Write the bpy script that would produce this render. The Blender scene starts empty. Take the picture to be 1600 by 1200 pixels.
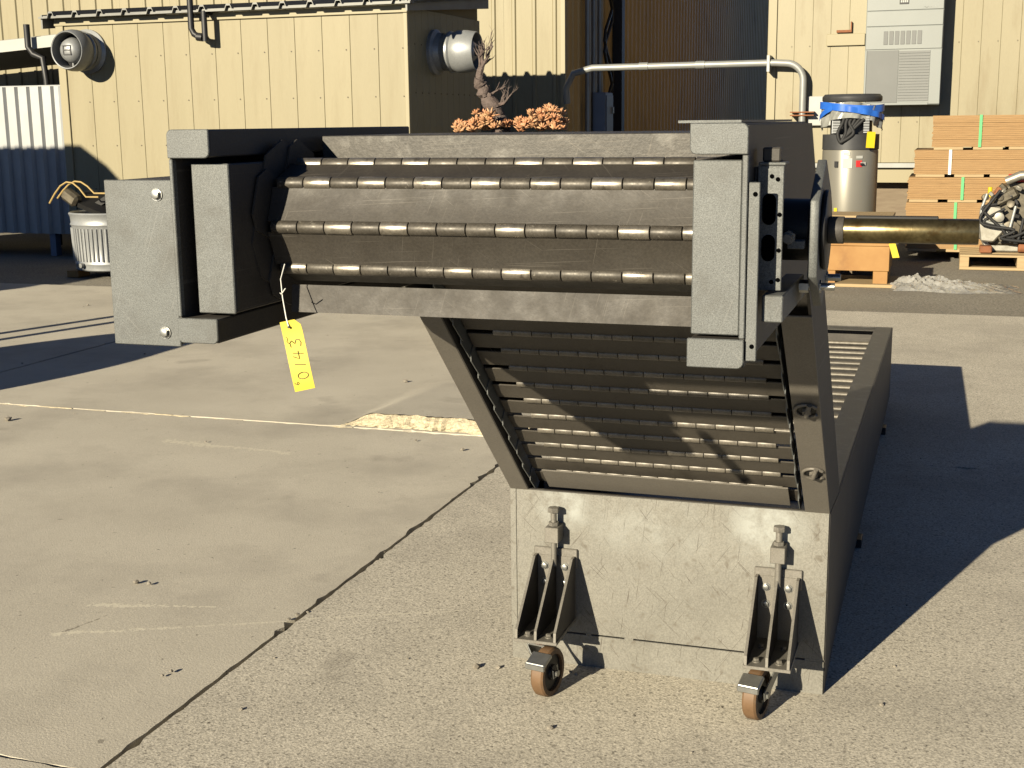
import bpy, bmesh, math, random
from mathutils import Vector, Matrix
random.seed(7)
S = bpy.context.scene
COL = S.collection

# ------------------------------------------------------------------ camera, sky, sun, exposure
CAM_H = 1.5
yaw, pitch, roll = math.radians(18.442), math.atan(0.2), 0.0115
fw = Vector((-math.sin(yaw)*math.cos(pitch), math.cos(yaw)*math.cos(pitch), -math.sin(pitch)))
r0 = Vector((math.cos(yaw), math.sin(yaw), 0)); u0 = r0.cross(fw)
rt = r0*math.cos(roll) - u0*math.sin(roll); up = u0*math.cos(roll) + r0*math.sin(roll)
cd = bpy.data.cameras.new('camera'); cam = bpy.data.objects.new('camera', cd); COL.objects.link(cam)
M = Matrix.Identity(4)
for i, v in enumerate((rt, up, -fw)):
    for j in range(3): M[j][i] = v[j]
M.translation = (0, 0, CAM_H)
cam.matrix_world = M
cd.sensor_width = 36; cd.lens = 36*2040/1600; cd.clip_start = 0.05; cd.clip_end = 500
S.camera = cam

SUN_AZ = Vector((0.305, 0.952, 0)).normalized()      # the way shadows fall on the ground
SUN_EL = math.radians(18.2)
travel = Vector((SUN_AZ.x*math.cos(SUN_EL), SUN_AZ.y*math.cos(SUN_EL), -math.sin(SUN_EL)))
w = bpy.data.worlds.new('World'); S.world = w; w.use_nodes = True
nt = w.node_tree; bg = nt.nodes['Background']
sky = nt.nodes.new('ShaderNodeTexSky'); sky.sky_type = 'NISHITA'; sky.sun_disc = False
sky.sun_elevation = SUN_EL
sky.sun_rotation = math.atan2(-travel.x, -travel.y)
sky.altitude = 1500; sky.air_density = 0.40; sky.dust_density = 0.05; sky.ozone_density = 3.0
nt.links.new(sky.outputs[0], bg.inputs[0]); bg.inputs[1].default_value = 0.05
sd = bpy.data.lights.new('sun', 'SUN'); sd.energy = 5.0; sd.angle = math.radians(0.5); sd.color = (1.0, 0.89, 0.68)
so = bpy.data.objects.new('sun', sd); COL.objects.link(so)
so.rotation_euler = travel.to_track_quat('-Z', 'Y').to_euler(); so.location = (-6, -18, 9)
S.view_settings.view_transform = 'Standard'; S.view_settings.look = 'None'
S.view_settings.exposure = 1.72; S.view_settings.gamma = 1.0

# ------------------------------------------------------------------ materials
ALB = 0.5     # colours below are written at twice the surface albedo
def mat(name, c1, c2=None, scale=6.0, rough=0.6, metal=0.0, speck=0.0, speck_scale=250.0, bump=0.0, bump_scale=200.0,
        dirt=None, dirt_scale=2.0, dirt_lo=0.55, dirt_hi=0.75, rough_var=0.0, vary=0.0, streak=None, extra=None, spec=0.28, stretch=None):
    m = bpy.data.materials.new(name); m.use_nodes = True
    N = m.node_tree.nodes; L = m.node_tree.links; b = N['Principled BSDF']
    c2 = c2 or c1
    c1 = tuple(v*ALB for v in c1); c2 = tuple(v*ALB for v in c2)
    if dirt: dirt = tuple(v*ALB for v in dirt)
    geo = N.new('ShaderNodeNewGeometry'); vec = geo.outputs['Position']
    if vary or stretch:
        mp = N.new('ShaderNodeMapping'); L.new(vec, mp.inputs[0]); vec = mp.outputs[0]
        if stretch: mp.inputs['Scale'].default_value = stretch
    def noise(sc, det=4.0, rg=0.6):
        n = N.new('ShaderNodeTexNoise'); n.inputs['Scale'].default_value = sc; n.inputs['Detail'].default_value = det
        n.inputs['Roughness'].default_value = rg; L.new(vec, n.inputs['Vector']); return n.outputs['Fac']
    def rng(fac, a, bb, lo=0.0, hi=1.0):
        r = N.new('ShaderNodeMapRange'); r.inputs[1].default_value = a; r.inputs[2].default_value = bb
        r.inputs[3].default_value = lo; r.inputs[4].default_value = hi; L.new(fac, r.inputs[0]); return r.outputs[0]
    def mix(f, a, bb, mode='MIX'):
        x = N.new('ShaderNodeMix'); x.data_type = 'RGBA'; x.blend_type = mode
        for s, v in ((0, f), (6, a), (7, bb)):
            if isinstance(v, (int, float)): x.inputs[s].default_value = v
            elif isinstance(v, tuple): x.inputs[s].default_value = (*v, 1)
            else: L.new(v, x.inputs[s])
        return x.outputs[2]
    def mixh(f, a, bb, mode='MIX'): return mix(f, a, tuple(q*ALB for q in bb) if isinstance(bb, tuple) else bb, mode)
    H = dict(N=N, L=L, noise=noise, rng=rng, mix=mixh, pos=geo.outputs['Position'], b=b)
    col = mix(rng(noise(scale), 0.3, 0.7), c1, c2)
    if vary:
        oi = N.new('ShaderNodeObjectInfo'); v = rng(oi.outputs['Random'], 0, 1, 1-vary, 1+vary)
        col = mix(1.0, col, mix(v, (0.0, 0.0, 0.0), (1, 1, 1)), 'MULTIPLY') if False else mix(1.0, col, _grey(N, L, v), 'MULTIPLY')
    if speck:
        f = rng(noise(speck_scale, 2.0, 0.5), 0.3, 0.7, 1-speck, 1+speck)
        col = mix(1.0, col, _grey(N, L, f), 'MULTIPLY')
    if dirt:
        col = mix(rng(noise(dirt_scale, 6.0, 0.65), dirt_lo, dirt_hi), col, dirt)
    if extra: col = extra(H, col)
    L.new(col, b.inputs['Base Color'])
    b.inputs['Metallic'].default_value = metal
    b.inputs['Specular IOR Level'].default_value = spec
    if rough_var: L.new(rng(noise(scale*3), 0.3, 0.7, rough-rough_var, rough+rough_var), b.inputs['Roughness'])
    else: b.inputs['Roughness'].default_value = rough
    if bump:
        bp = N.new('ShaderNodeBump'); bp.inputs['Strength'].default_value = 1.0; bp.inputs['Distance'].default_value = bump
        L.new(noise(bump_scale, 4.0, 0.6), bp.inputs['Height']); L.new(bp.outputs[0], b.inputs['Normal'])
    return m
def _grey(N, L, v):
    c = N.new('ShaderNodeCombineColor')
    for i in range(3): L.new(v, c.inputs[i])
    return c.outputs[0]

def line_mark(H, col, a, b, width, colour, strength=0.8):
    """worn scratch on a floor from a to b (world XY) with a broken edge"""
    N, L = H['N'], H['L']
    d = Vector((b[0]-a[0], b[1]-a[1])); ln = d.length; d /= ln
    def m(op, x, y=None, z=None):
        n = N.new('ShaderNodeMath'); n.operation = op
        for i, v in enumerate((x, y, z)):
            if v is None: continue
            if isinstance(v, (int, float)): n.inputs[i].default_value = v
            else: L.new(v, n.inputs[i])
        return n.outputs[0]
    sp = N.new('ShaderNodeSeparateXYZ'); L.new(H['pos'], sp.inputs[0])
    x = m('SUBTRACT', sp.outputs[0], a[0]); y = m('SUBTRACT', sp.outputs[1], a[1])
    t = m('ADD', m('MULTIPLY', x, d.x), m('MULTIPLY', y, d.y))
    s = m('ADD', m('MULTIPLY', x, -d.y), m('MULTIPLY', y, d.x))
    wob = m('MULTIPLY', m('SUBTRACT', H['noise'](9.0, 5.0), 0.5), width*3)
    s = m('ABSOLUTE', m('ADD', s, wob))
    taper = m('MULTIPLY', H['rng'](t, 0, ln, 1.0, 0.25), width)
    inside = m('LESS_THAN', s, m('MULTIPLY', taper, H['rng'](H['noise'](60.0, 3.0), 0.38, 0.60, -0.2, 1.3)))
    ends = m('MULTIPLY', m('GREATER_THAN', t, 0.0), m('LESS_THAN', t, ln))
    return H['mix'](m('MULTIPLY', m('MULTIPLY', inside, ends), strength), col, colour)

def concrete_extra(H, col):
    # darker tyre/oil drift, light pitting, exposed aggregate on the slabs to the right of the long joint
    N, L = H['N'], H['L']
    sp = N.new('ShaderNodeSeparateXYZ'); L.new(H['pos'], sp.inputs[0])
    side = H['rng'](sp.outputs[0], -1.86, -1.84)
    fine = H['rng'](H['noise'](150.0, 2.0, 0.5), 0.36, 0.64, 0.76, 1.24)
    rough = H['mix'](1.0, col, _grey(N, L, fine), 'MULTIPLY')
    pit = H['rng'](H['noise'](85.0, 2.0, 0.5), 0.60, 0.68)
    rough = H['mix'](pit, rough, (0.27, 0.245, 0.195))
    col2 = H['mix'](side, col, rough)
    pits = H['rng'](H['noise'](42.0, 3.0, 0.6), 0.70, 0.74)
    col2 = H['mix'](pits, col2, (0.10, 0.085, 0.065))
    light = (0.74, 0.68, 0.53)
    col2 = line_mark(H, col2, (-2.50, 3.10), (-1.10, 3.76), 0.010, light, 0.7)
    col2 = line_mark(H, col2, (-3.58, 5.345), (-2.85, 5.29), 0.045, (0.72, 0.66, 0.51), 0.8)
    col2 = line_mark(H, col2, (-2.56, 3.34), (-2.15, 3.44), 0.022, (0.74, 0.68, 0.53), 0.85)
    col2 = line_mark(H, col2, (-2.49, 3.12), (-2.44, 3.28), 0.008, (0.24, 0.21, 0.16), 0.8)
    col2 = line_mark(H, col2, (-2.52, 3.095), (-2.2, 3.24), 0.014, light, 0.8)
    # oil drips, old water rings and tyre scuffs
    oil = H['rng'](H['noise'](2.7, 3.0, 0.5), 0.66, 0.74, 0, 0.35)
    col2 = H['mix'](oil, col2, (0.28, 0.25, 0.20))
    fleck = H['rng'](H['noise'](23.0, 2.0, 0.5), 0.73, 0.76, 0, 0.6)
    col2 = H['mix'](fleck, col2, (0.18, 0.155, 0.12))
    return col2

def scratches(dirs, colour, strength=0.6):
    def fn(H, col):
        N, L = H['N'], H['L']
        for ang, sc, lo in dirs:
            mp = N.new('ShaderNodeMapping'); L.new(H['pos'], mp.inputs[0]); mp.inputs['Rotation'].default_value = (0, ang, 0)
            m2 = N.new('ShaderNodeMapping'); m2.inputs['Scale'].default_value = sc; L.new(mp.outputs[0], m2.inputs[0])
            nz = N.new('ShaderNodeTexNoise'); nz.inputs['Scale'].default_value = 1.6; nz.inputs['Detail'].default_value = 1.5; L.new(m2.outputs[0], nz.inputs['Vector'])
            col = H['mix'](H['rng'](nz.outputs['Fac'], lo-0.015, lo+0.02, 0, strength), col, colour)
        spot = H['rng'](H['noise'](33.0, 4.0, 0.7), 0.68, 0.73, 0, strength)      # chipped spots
        return H['mix'](spot, col, tuple(q*0.55 for q in colour))
    return fn
SCR_STEEL = scratches(((1.2, (5, 1, 330), 0.70), (0.2, (4, 1, 300), 0.715), (-0.8, (7, 1, 320), 0.72)), (0.21, 0.21, 0.198), 0.45)
SCR_DARK = scratches(((1.4, (4, 1, 300), 0.70), (0.1, (3, 1, 260), 0.70)), (0.13, 0.12, 0.10), 0.6)
SCR_SLAT = scratches(((0.05, (3, 1, 330), 0.67), (1.3, (8, 1, 330), 0.70), (-0.6, (7, 1, 330), 0.71)), (0.115, 0.102, 0.083), 0.6)
M_CONC = mat('concrete', (0.53, 0.485, 0.39), (0.63, 0.578, 0.468), 1.3, 0.85, speck=0.17, speck_scale=260, bump=0.0012, bump_scale=170,
             dirt=(0.395, 0.36, 0.293), dirt_scale=1.4, dirt_lo=0.48, dirt_hi=0.80, extra=concrete_extra)
M_BROKEN = mat('broken_concrete', (0.60, 0.52, 0.355), (0.46, 0.39, 0.265), 20, 0.9, speck=0.3, speck_scale=120, bump=0.006, bump_scale=60)
M_ASPH = mat('asphalt', (0.23, 0.207, 0.165), (0.30, 0.272, 0.215), 0.8, 0.9, speck=0.5, speck_scale=60, bump=0.003, bump_scale=70,
             dirt=(0.27, 0.235, 0.17), dirt_scale=0.6, dirt_lo=0.5, dirt_hi=0.8)
M_PEBBLE = mat('pebble', (0.42, 0.375, 0.30), (0.25, 0.22, 0.175), 30, 0.8, vary=0.3)
M_STEEL = mat('grey_sprayed_steel', (0.122, 0.127, 0.122), (0.142, 0.148, 0.142), 14, 0.55, speck=0.34, speck_scale=620, bump=0.0002, bump_scale=600,
              dirt=(0.088, 0.085, 0.075), dirt_scale=9, dirt_lo=0.50, dirt_hi=0.78, metal=0.25, extra=SCR_STEEL)
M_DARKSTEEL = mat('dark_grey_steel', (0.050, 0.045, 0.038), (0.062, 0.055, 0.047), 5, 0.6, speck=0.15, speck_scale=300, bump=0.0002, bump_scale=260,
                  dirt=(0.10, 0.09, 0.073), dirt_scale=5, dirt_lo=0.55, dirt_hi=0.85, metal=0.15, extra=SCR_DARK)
M_LITRAIL = mat('lit_rail_steel', (0.15, 0.135, 0.112), (0.175, 0.158, 0.132), 5, 0.5, speck=0.15, speck_scale=300, dirt=(0.20, 0.18, 0.148), dirt_scale=5, dirt_lo=0.58, dirt_hi=0.9, metal=0.15)  # lighter copy of the dark grey paint, sunlight put into its colour
M_SLAT = mat('belt_slat_steel', (0.040, 0.034, 0.0265), (0.052, 0.045, 0.035), 9, 0.58, speck=0.16, speck_scale=240, bump=0.00025, bump_scale=190,
             dirt=(0.032, 0.027, 0.021), dirt_scale=14, dirt_lo=0.55, dirt_hi=0.75, metal=0.12, rough_var=0.08, extra=SCR_SLAT)
M_WORN = mat('polished_knuckle', (0.38, 0.345, 0.285), (0.24, 0.215, 0.175), 30, 0.38, metal=0.8, speck=0.12, speck_scale=300, vary=0.15,
             dirt=(0.10, 0.085, 0.065), dirt_scale=60, dirt_lo=0.56, dirt_hi=0.74, rough_var=0.08)
M_DULL = mat('dull_knuckle', (0.095, 0.084, 0.067), (0.066, 0.058, 0.046), 40, 0.48, metal=0.3, speck=0.2, speck_scale=260, vary=0.15,
             dirt=(0.24, 0.22, 0.18), dirt_scale=90, dirt_lo=0.62, dirt_hi=0.70, rough_var=0.1)
M_RETURN = mat('return_knuckle', (0.18, 0.16, 0.128), (0.12, 0.107, 0.085), 40, 0.42, metal=0.2, speck=0.2, speck_scale=260, vary=0.25, dirt=(0.07, 0.06, 0.045), dirt_scale=60, dirt_lo=0.56, dirt_hi=0.74)
M_RSLAT = mat('lit_return_slat_steel', (0.060, 0.052, 0.041), (0.078, 0.068, 0.054), 9, 0.55, speck=0.16, speck_scale=240, dirt=(0.045, 0.038, 0.029), dirt_scale=14, dirt_lo=0.55, dirt_hi=0.75, metal=0.1)  # belt slat steel brightened for the sunlit return strand, light put into colour
M_SCALE = mat('mill_scale_plate', (0.048, 0.044, 0.037), (0.068, 0.062, 0.052), 22, 0.45, metal=0.3, speck=0.2, speck_scale=260, bump=0.0003, bump_scale=150,
              dirt=(0.15, 0.142, 0.125), dirt_scale=15, dirt_lo=0.54, dirt_hi=0.72, extra=SCR_SLAT)
def chalk(H, col):
    N, L = H['N'], H['L']
    # straight scratches in three directions, chalky rubs above each caster
    for ang, sc, lo in ((0.95, (4.0, 1.0, 300.0), 0.735), (-0.75, (5.0, 1.0, 280.0), 0.735), (1.45, (7.0, 1.0, 300.0), 0.72), (2.2, (9.0, 1.0, 320.0), 0.735)):
        mp = N.new('ShaderNodeMapping'); mp.vector_type = 'POINT'; L.new(H['pos'], mp.inputs[0])
        mp.inputs['Rotation'].default_value = (0, ang, 0)
        m2 = N.new('ShaderNodeMapping'); m2.inputs['Scale'].default_value = sc; L.new(mp.outputs[0], m2.inputs[0])
        nz = N.new('ShaderNodeTexNoise'); nz.inputs['Scale'].default_value = 1.6; nz.inputs['Detail'].default_value = 1.5; L.new(m2.outputs[0], nz.inputs['Vector'])
        col = H['mix'](H['rng'](nz.outputs['Fac'], lo-0.02, lo+0.012, 0, 0.9), col, (0.065, 0.052, 0.038))
    for c, r, k_ in (((-0.965, 3.33, 0.465), 0.085, 0.9), ((-0.405, 3.33, 0.45), 0.12, 0.85), ((-0.80, 3.33, 0.43), 0.11, 0.3), ((-0.66, 3.33, 0.42), 0.11, 0.3)):
        d = N.new('ShaderNodeVectorMath'); d.operation = 'DISTANCE'; L.new(H['pos'], d.inputs[0]); d.inputs[1].default_value = c
        f = H['rng'](d.outputs['Value'], r*0.45, r*1.05, k_, 0)
        g = H['rng'](H['noise'](11.0, 6.0, 0.7), 0.38, 0.60)
        q = N.new('ShaderNodeMath'); q.operation = 'MULTIPLY'; L.new(f, q.inputs[0]); L.new(g, q.inputs[1])
        col = H['mix'](q.outputs[0], col, (0.36, 0.37, 0.34))
    return col
M_PLATE = mat('dusty_scratched_plate', (0.185, 0.176, 0.148), (0.225, 0.215, 0.184), 5, 0.62, speck=0.18, speck_scale=240, bump=0.0003, bump_scale=220,
              dirt=(0.14, 0.125, 0.098), dirt_scale=30, dirt_lo=0.58, dirt_hi=0.68, extra=chalk, metal=0.1)
M_CLEAN = mat('bare_bracket_steel', (0.20, 0.185, 0.155), (0.25, 0.232, 0.20), 20, 0.5, metal=0.4, speck=0.15)
M_ZINC = mat('zinc_bolt', (0.50, 0.50, 0.47), (0.4, 0.4, 0.37), 50, 0.35, metal=0.9)
M_BLACKST = mat('black_steel', (0.012, 0.012, 0.012), (0.02, 0.019, 0.018), 20, 0.5, metal=0.2)
M_SHAFT = mat('oiled_shaft_steel', (0.25, 0.20, 0.10), (0.13, 0.10, 0.045), 26, 0.30, metal=0.9, speck=0.2, speck_scale=180,
              dirt=(0.10, 0.05, 0.012), dirt_scale=30, dirt_lo=0.55, dirt_hi=0.7, stretch=(1, 1, 1))
M_TREAD = mat('brown_polyurethane', (0.175, 0.10, 0.048), (0.14, 0.08, 0.038), 40, 0.6, dirt=(0.17, 0.135, 0.095), dirt_scale=30)
M_RUBBER = mat('black_rubber', (0.015, 0.015, 0.015), rough=0.7)
M_ORANGE = mat('orange_gasket', (0.5, 0.10, 0.02), rough=0.6)
M_YPAINT = mat('cream_yellow_siding', (0.262, 0.226, 0.13), (0.285, 0.247, 0.146), 1.5, 0.55, vary=0.03, speck=0.03, speck_scale=40,
               dirt=(0.205, 0.165, 0.085), dirt_scale=2.2, dirt_lo=0.52, dirt_hi=0.95, stretch=(3.0, 1.0, 0.4))
M_YPAINT2 = mat('faded_yellow_siding', (0.27, 0.235, 0.142), (0.298, 0.26, 0.16), 1.0, 0.5, vary=0.04, speck=0.03, speck_scale=40,
                dirt=(0.20, 0.155, 0.078), dirt_scale=1.4, dirt_lo=0.54, dirt_hi=0.80, stretch=(2.5, 1.0, 0.5))
M_ALLEY = mat('tan_siding', (0.62, 0.41, 0.17), (0.68, 0.46, 0.20), 0.5, 0.6, vary=0.05, dirt=(0.42, 0.28, 0.12), dirt_scale=0.8)
M_SCREW = mat('screw_head', (0.10, 0.08, 0.05), rough=0.6)
M_YTRIM = mat('yellow_trim', (0.30, 0.26, 0.155), rough=0.5)
M_SEAM = mat('seam_shadow_backing', (0.24, 0.19, 0.10), rough=0.8)
M_ROOF = mat('grey_roof_metal', (0.16, 0.16, 0.15), (0.22, 0.22, 0.20), 3, 0.5, metal=0.2)
M_GALV = mat('galvanised_sheet', (0.28, 0.29, 0.29), (0.36, 0.37, 0.37), 5, 0.42, metal=0.35, speck=0.06, speck_scale=60)
M_SILVER = mat('silver_corrugated_sheet', (0.36, 0.37, 0.37), (0.42, 0.43, 0.43), 3, 0.45, metal=0.3)
M_WHITE = mat('white_paint', (0.42, 0.42, 0.39), (0.38, 0.38, 0.35), 4, 0.5)
M_CONDUIT = mat('grey_conduit', (0.28, 0.285, 0.27), (0.34, 0.345, 0.325), 6, 0.45, metal=0.3)
M_BLACK = mat('black_pipe', (0.015, 0.015, 0.016), rough=0.5)
M_ACW = mat('light_grey_cabinet', (0.225, 0.24, 0.226), (0.245, 0.26, 0.244), 2, 0.45)
M_ACG = mat('grey_coil_grille', (0.135, 0.14, 0.134), (0.15, 0.155, 0.148), 3, 0.55)
M_WOOD = mat('plywood_edges', (0.28, 0.158, 0.058), (0.34, 0.21, 0.088), 4, 0.7, stretch=(1.2, 1, 60.0), speck=0.2, speck_scale=6, dirt=(0.23, 0.12, 0.042), dirt_scale=1.6)
M_LUMBER = mat('pale_lumber', (0.36, 0.25, 0.125), (0.42, 0.31, 0.165), 5, 0.7, stretch=(1, 1, 12))
M_CRATE = mat('orange_plywood_crate', (0.30, 0.145, 0.037), (0.37, 0.20, 0.06), 5, 0.65, dirt=(0.22, 0.10, 0.028), dirt_scale=4)
M_HEATER = mat('beige_grey_tank', (0.24, 0.225, 0.185), (0.26, 0.245, 0.20), 2, 0.35, metal=0.35)
M_HEATD = mat('charcoal_plastic', (0.035, 0.036, 0.038), (0.05, 0.05, 0.05), 8, 0.5)
M_FILM = mat('dusty_stretch_film', (0.20, 0.20, 0.18), (0.32, 0.32, 0.29), 9, 0.25)
M_BLUE = mat('blue_tape', (0.02, 0.11, 0.50), (0.03, 0.15, 0.58), 10, 0.35)
M_YEL = mat('yellow_card', (0.60, 0.46, 0.008), rough=0.5)
M_RED = mat('red_plastic', (0.55, 0.03, 0.03), rough=0.4)
M_GREEN = mat('green_strap', (0.10, 0.42, 0.16), rough=0.5)
M_WSTRAP = mat('white_strap', (0.75, 0.75, 0.70), rough=0.5)
M_PLASTIC = mat('crumpled_film', (0.80, 0.78, 0.72), (0.50, 0.48, 0.43), 14, 0.13, spec=0.8)
M_PLASTIC.node_tree.nodes['Principled BSDF'].inputs['Transmission Weight'].default_value = 0.55
M_ENG = mat('cast_engine_metal', (0.16, 0.14, 0.10), (0.08, 0.068, 0.048), 20, 0.5, metal=0.5, dirt=(0.05, 0.04, 0.03), dirt_scale=14)
M_ENGL = mat('cast_aluminium', (0.42, 0.40, 0.34), (0.28, 0.26, 0.21), 16, 0.45, metal=0.6)
M_RUST = mat('rusty_iron', (0.28, 0.10, 0.035), (0.18, 0.07, 0.03), 20, 0.8)
M_BARK = mat('dead_bark', (0.085, 0.063, 0.052), (0.15, 0.115, 0.10), 40, 0.85, bump=0.01, bump_scale=60, dirt=(0.19, 0.125, 0.11), dirt_scale=18)
M_SUCC = mat('orange_succulent_leaf', (0.46, 0.17, 0.075), (0.50, 0.32, 0.17), 14, 0.5, vary=0.2, dirt=(0.46, 0.32, 0.16), dirt_scale=20)
M_SOIL = mat('soil', (0.05, 0.035, 0.022), rough=0.95)
M_POT = mat('weathered_planter_wood', (0.16, 0.12, 0.08), (0.21, 0.165, 0.11), 5, 0.8, stretch=(1, 1, 6))
M_BPANEL = mat('blue_grey_enclosure', (0.15, 0.19, 0.26), (0.18, 0.22, 0.29), 3, 0.45)
M_STRAPY = mat('yellow_strap_webbing', (0.40, 0.28, 0.10), rough=0.7)
M_VOID = mat('hole_dark', (0.002, 0.002, 0.002), rough=1.0, spec=0.0)  # black patches painted where the shade inside holes and slots would be
M_INK = mat('black_ink', (0.01, 0.01, 0.01), rough=0.6)
M_STRING = mat('white_string', (0.75, 0.74, 0.68), rough=0.7)

# ------------------------------------------------------------------ mesh helpers
class B:
    def __init__(s): s.bm = bmesh.new()
    def box(s, x0, x1, y0, y1, z0, z1, bev=0.0, segs=1):
        t = bmesh.new()
        bmesh.ops.create_cube(t, size=1)
        for v in t.verts:
            v.co = Vector(((x0+x1)/2 + v.co.x*(x1-x0), (y0+y1)/2 + v.co.y*(y1-y0), (z0+z1)/2 + v.co.z*(z1-z0)))
        if bev: bmesh.ops.bevel(t, geom=t.edges[:], offset=bev, segments=segs, affect='EDGES', profile=0.5)
        return s._add(t)
    def _add(s, t, mx=None):
        if mx is not None: t.transform(mx)
        me = bpy.data.meshes.new('tmp'); t.to_mesh(me); t.free()
        s.bm.from_mesh(me); bpy.data.meshes.remove(me); return s
    def obox(s, mx, sx, sy, sz, bev=0.0):
        t = bmesh.new(); bmesh.ops.create_cube(t, size=1)
        for v in t.verts: v.co = Vector((v.co.x*sx, v.co.y*sy, v.co.z*sz))
        if bev: bmesh.ops.bevel(t, geom=t.edges[:], offset=bev, segments=1, affect='EDGES', profile=0.5)
        return s._add(t, mx)
    def cyl(s, a, b, r, r2=None, n=20, caps=True, bev=0.0):
        a, b = Vector(a), Vector(b); d = b-a
        t = bmesh.new()
        bmesh.ops.create_cone(t, cap_ends=caps, segments=n, radius1=r, radius2=r if r2 is None else r2, depth=d.length)
        if bev:
            ed = [e for e in t.edges if len(e.link_faces) == 2 and any(len(f.verts) > 4 for f in e.link_faces)]
            bmesh.ops.bevel(t, geom=ed, offset=bev, segments=2, affect='EDGES', profile=0.5)
        mx = Matrix.Translation((a+b)/2) @ d.to_track_quat('Z', 'Y').to_matrix().to_4x4()
        return s._add(t, mx)
    def prism(s, pts, axis, lo, hi, bev=0.0):
        """pts: 2D outline; axis 'x': (y,z) extruded in x, 'y': (x,z) in y, 'z': (x,y) in z"""
        t = bmesh.new()
        def P(p, h):
            return {'x': (h, p[0], p[1]), 'y': (p[0], h, p[1]), 'z': (p[0], p[1], h)}[axis]
        v0 = [t.verts.new(P(p, lo)) for p in pts]; v1 = [t.verts.new(P(p, hi)) for p in pts]
        t.faces.new(v0); t.faces.new(v1[::-1])
        for i in range(len(pts)):
            j = (i+1) % len(pts); t.faces.new((v0[i], v1[i], v1[j], v0[j]))
        bmesh.ops.recalc_face_normals(t, faces=t.faces[:])
        if bev: bmesh.ops.bevel(t, geom=t.edges[:], offset=bev, segments=1, affect='EDGES', profile=0.5)
        return s._add(t)
    def hose(s, pts, r, n=8):
        P = [Vector(p) for p in pts]; q = []
        for i in range(len(P)-1):
            a, b, c, d = P[max(i-1, 0)], P[i], P[i+1], P[min(i+2, len(P)-1)]
            for k in range(6):
                t = k/6; q.append(0.5*((2*b)+(c-a)*t+(2*a-5*b+4*c-d)*t*t+(3*b-a-3*c+d)*t**3))
        return s.tube(q+[P[-1]], r, n)
    def tube(s, pts, r, n=10, caps=True):
        pts = [Vector(p) for p in pts]; t = bmesh.new(); rings = []
        k = len(pts); rr = r if isinstance(r, (list, tuple)) else [r]*k
        ref = None
        for i, p in enumerate(pts):
            d = (pts[min(i+1, k-1)] - pts[max(i-1, 0)]).normalized()
            if ref is None: ref = d.orthogonal().normalized()
            ref = (ref - d*ref.dot(d)).normalized(); q = d.cross(ref)
            rings.append([t.verts.new(p + (ref*math.cos(a) + q*math.sin(a))*rr[i]) for a in [2*math.pi*j/n for j in range(n)]])
        for i in range(k-1):
            for j in range(n):
                t.faces.new((rings[i][j], rings[i][(j+1) % n], rings[i+1][(j+1) % n], rings[i+1][j]))
        if caps: t.faces.new(rings[0][::-1]); t.faces.new(rings[-1])
        return s._add(t)
    def lathe(s, prof, mx=None, n=32):
        """prof: (r, z) pairs turned about z"""
        t = bmesh.new(); rings = []
        for r, z in prof:
            rings.append([t.verts.new((r*math.cos(2*math.pi*j/n), r*math.sin(2*math.pi*j/n), z)) for j in range(n)] if r > 1e-6 else [t.verts.new((0, 0, z))])
        for a, b in zip(rings, rings[1:]):
            for j in range(n):
                k = (j+1) % n
                if len(a) == 1 and len(b) == 1: continue
                if len(a) == 1: t.faces.new((a[0], b[k], b[j]))
                elif len(b) == 1: t.faces.new((a[j], a[k], b[0]))
                else: t.faces.new((a[j], a[k], b[k], b[j]))
        bmesh.ops.recalc_face_normals(t, faces=t.faces[:])
        return s._add(t, mx)
    def grid(s, fn, nu, nv):
        t = bmesh.new()
        g = [[t.verts.new(fn(i/nu, j/nv)) for j in range(nv+1)] for i in range(nu+1)]
        for i in range(nu):
            for j in range(nv): t.faces.new((g[i][j], g[i+1][j], g[i+1][j+1], g[i][j+1]))
        return s._add(t)
    def hexbolt(s, c, axis, r, h):
        a = Vector(axis).normalized(); c = Vector(c)
        s.cyl(c, c+a*h*0.25, r*1.35, n=16); s.cyl(c+a*h*0.25, c+a*h, r, n=6, bev=r*0.08); return s

WORLD = {}
def link(name, me, m, parent, world):
    o = bpy.data.objects.new(name, me); COL.objects.link(o)
    if m is not None and not me.materials: me.materials.append(m)
    if parent: o.parent = parent; o.location = Vector(world) - WORLD[parent.name]
    else: o.location = world
    WORLD[o.name] = Vector(world)
    return o
def obj(name, b, m, parent=None, at=None, smooth=35):
    bm = b.bm
    if at is None:
        if parent: at = WORLD[parent.name]
        else:
            xs = [v.co for v in bm.verts]
            at = Vector((sum(c.x for c in xs)/len(xs), sum(c.y for c in xs)/len(xs), min(c.z for c in xs)))
    at = Vector(at); bmesh.ops.translate(bm, verts=bm.verts[:], vec=-at)
    me = bpy.data.meshes.new(name); bm.to_mesh(me); bm.free()
    if smooth:
        for p in me.polygons: p.use_smooth = True
        me.set_sharp_from_angle(angle=math.radians(smooth))
    return link(name, me, m, parent, at)
def tag(o, label, cat, group=None):
    o['label'] = label; o['category'] = cat
    if group: o['group'] = group
    return o
def thing(name, label, cat, at, group=None):
    o = bpy.data.objects.new(name, None); COL.objects.link(o); o.location = at; o.empty_display_size = 0.1
    WORLD[o.name] = Vector(at); return tag(o, label, cat, group)
def struct(o): o['kind'] = 'structure'; return o
def stuff(o): o['kind'] = 'stuff'; return o
def mesh_of(b, name, smooth=35):
    me = bpy.data.meshes.new(name); b.bm.to_mesh(me); b.bm.free()
    if smooth:
        for p in me.polygons: p.use_smooth = True
        me.set_sharp_from_angle(angle=math.radians(smooth))
    return me

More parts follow.
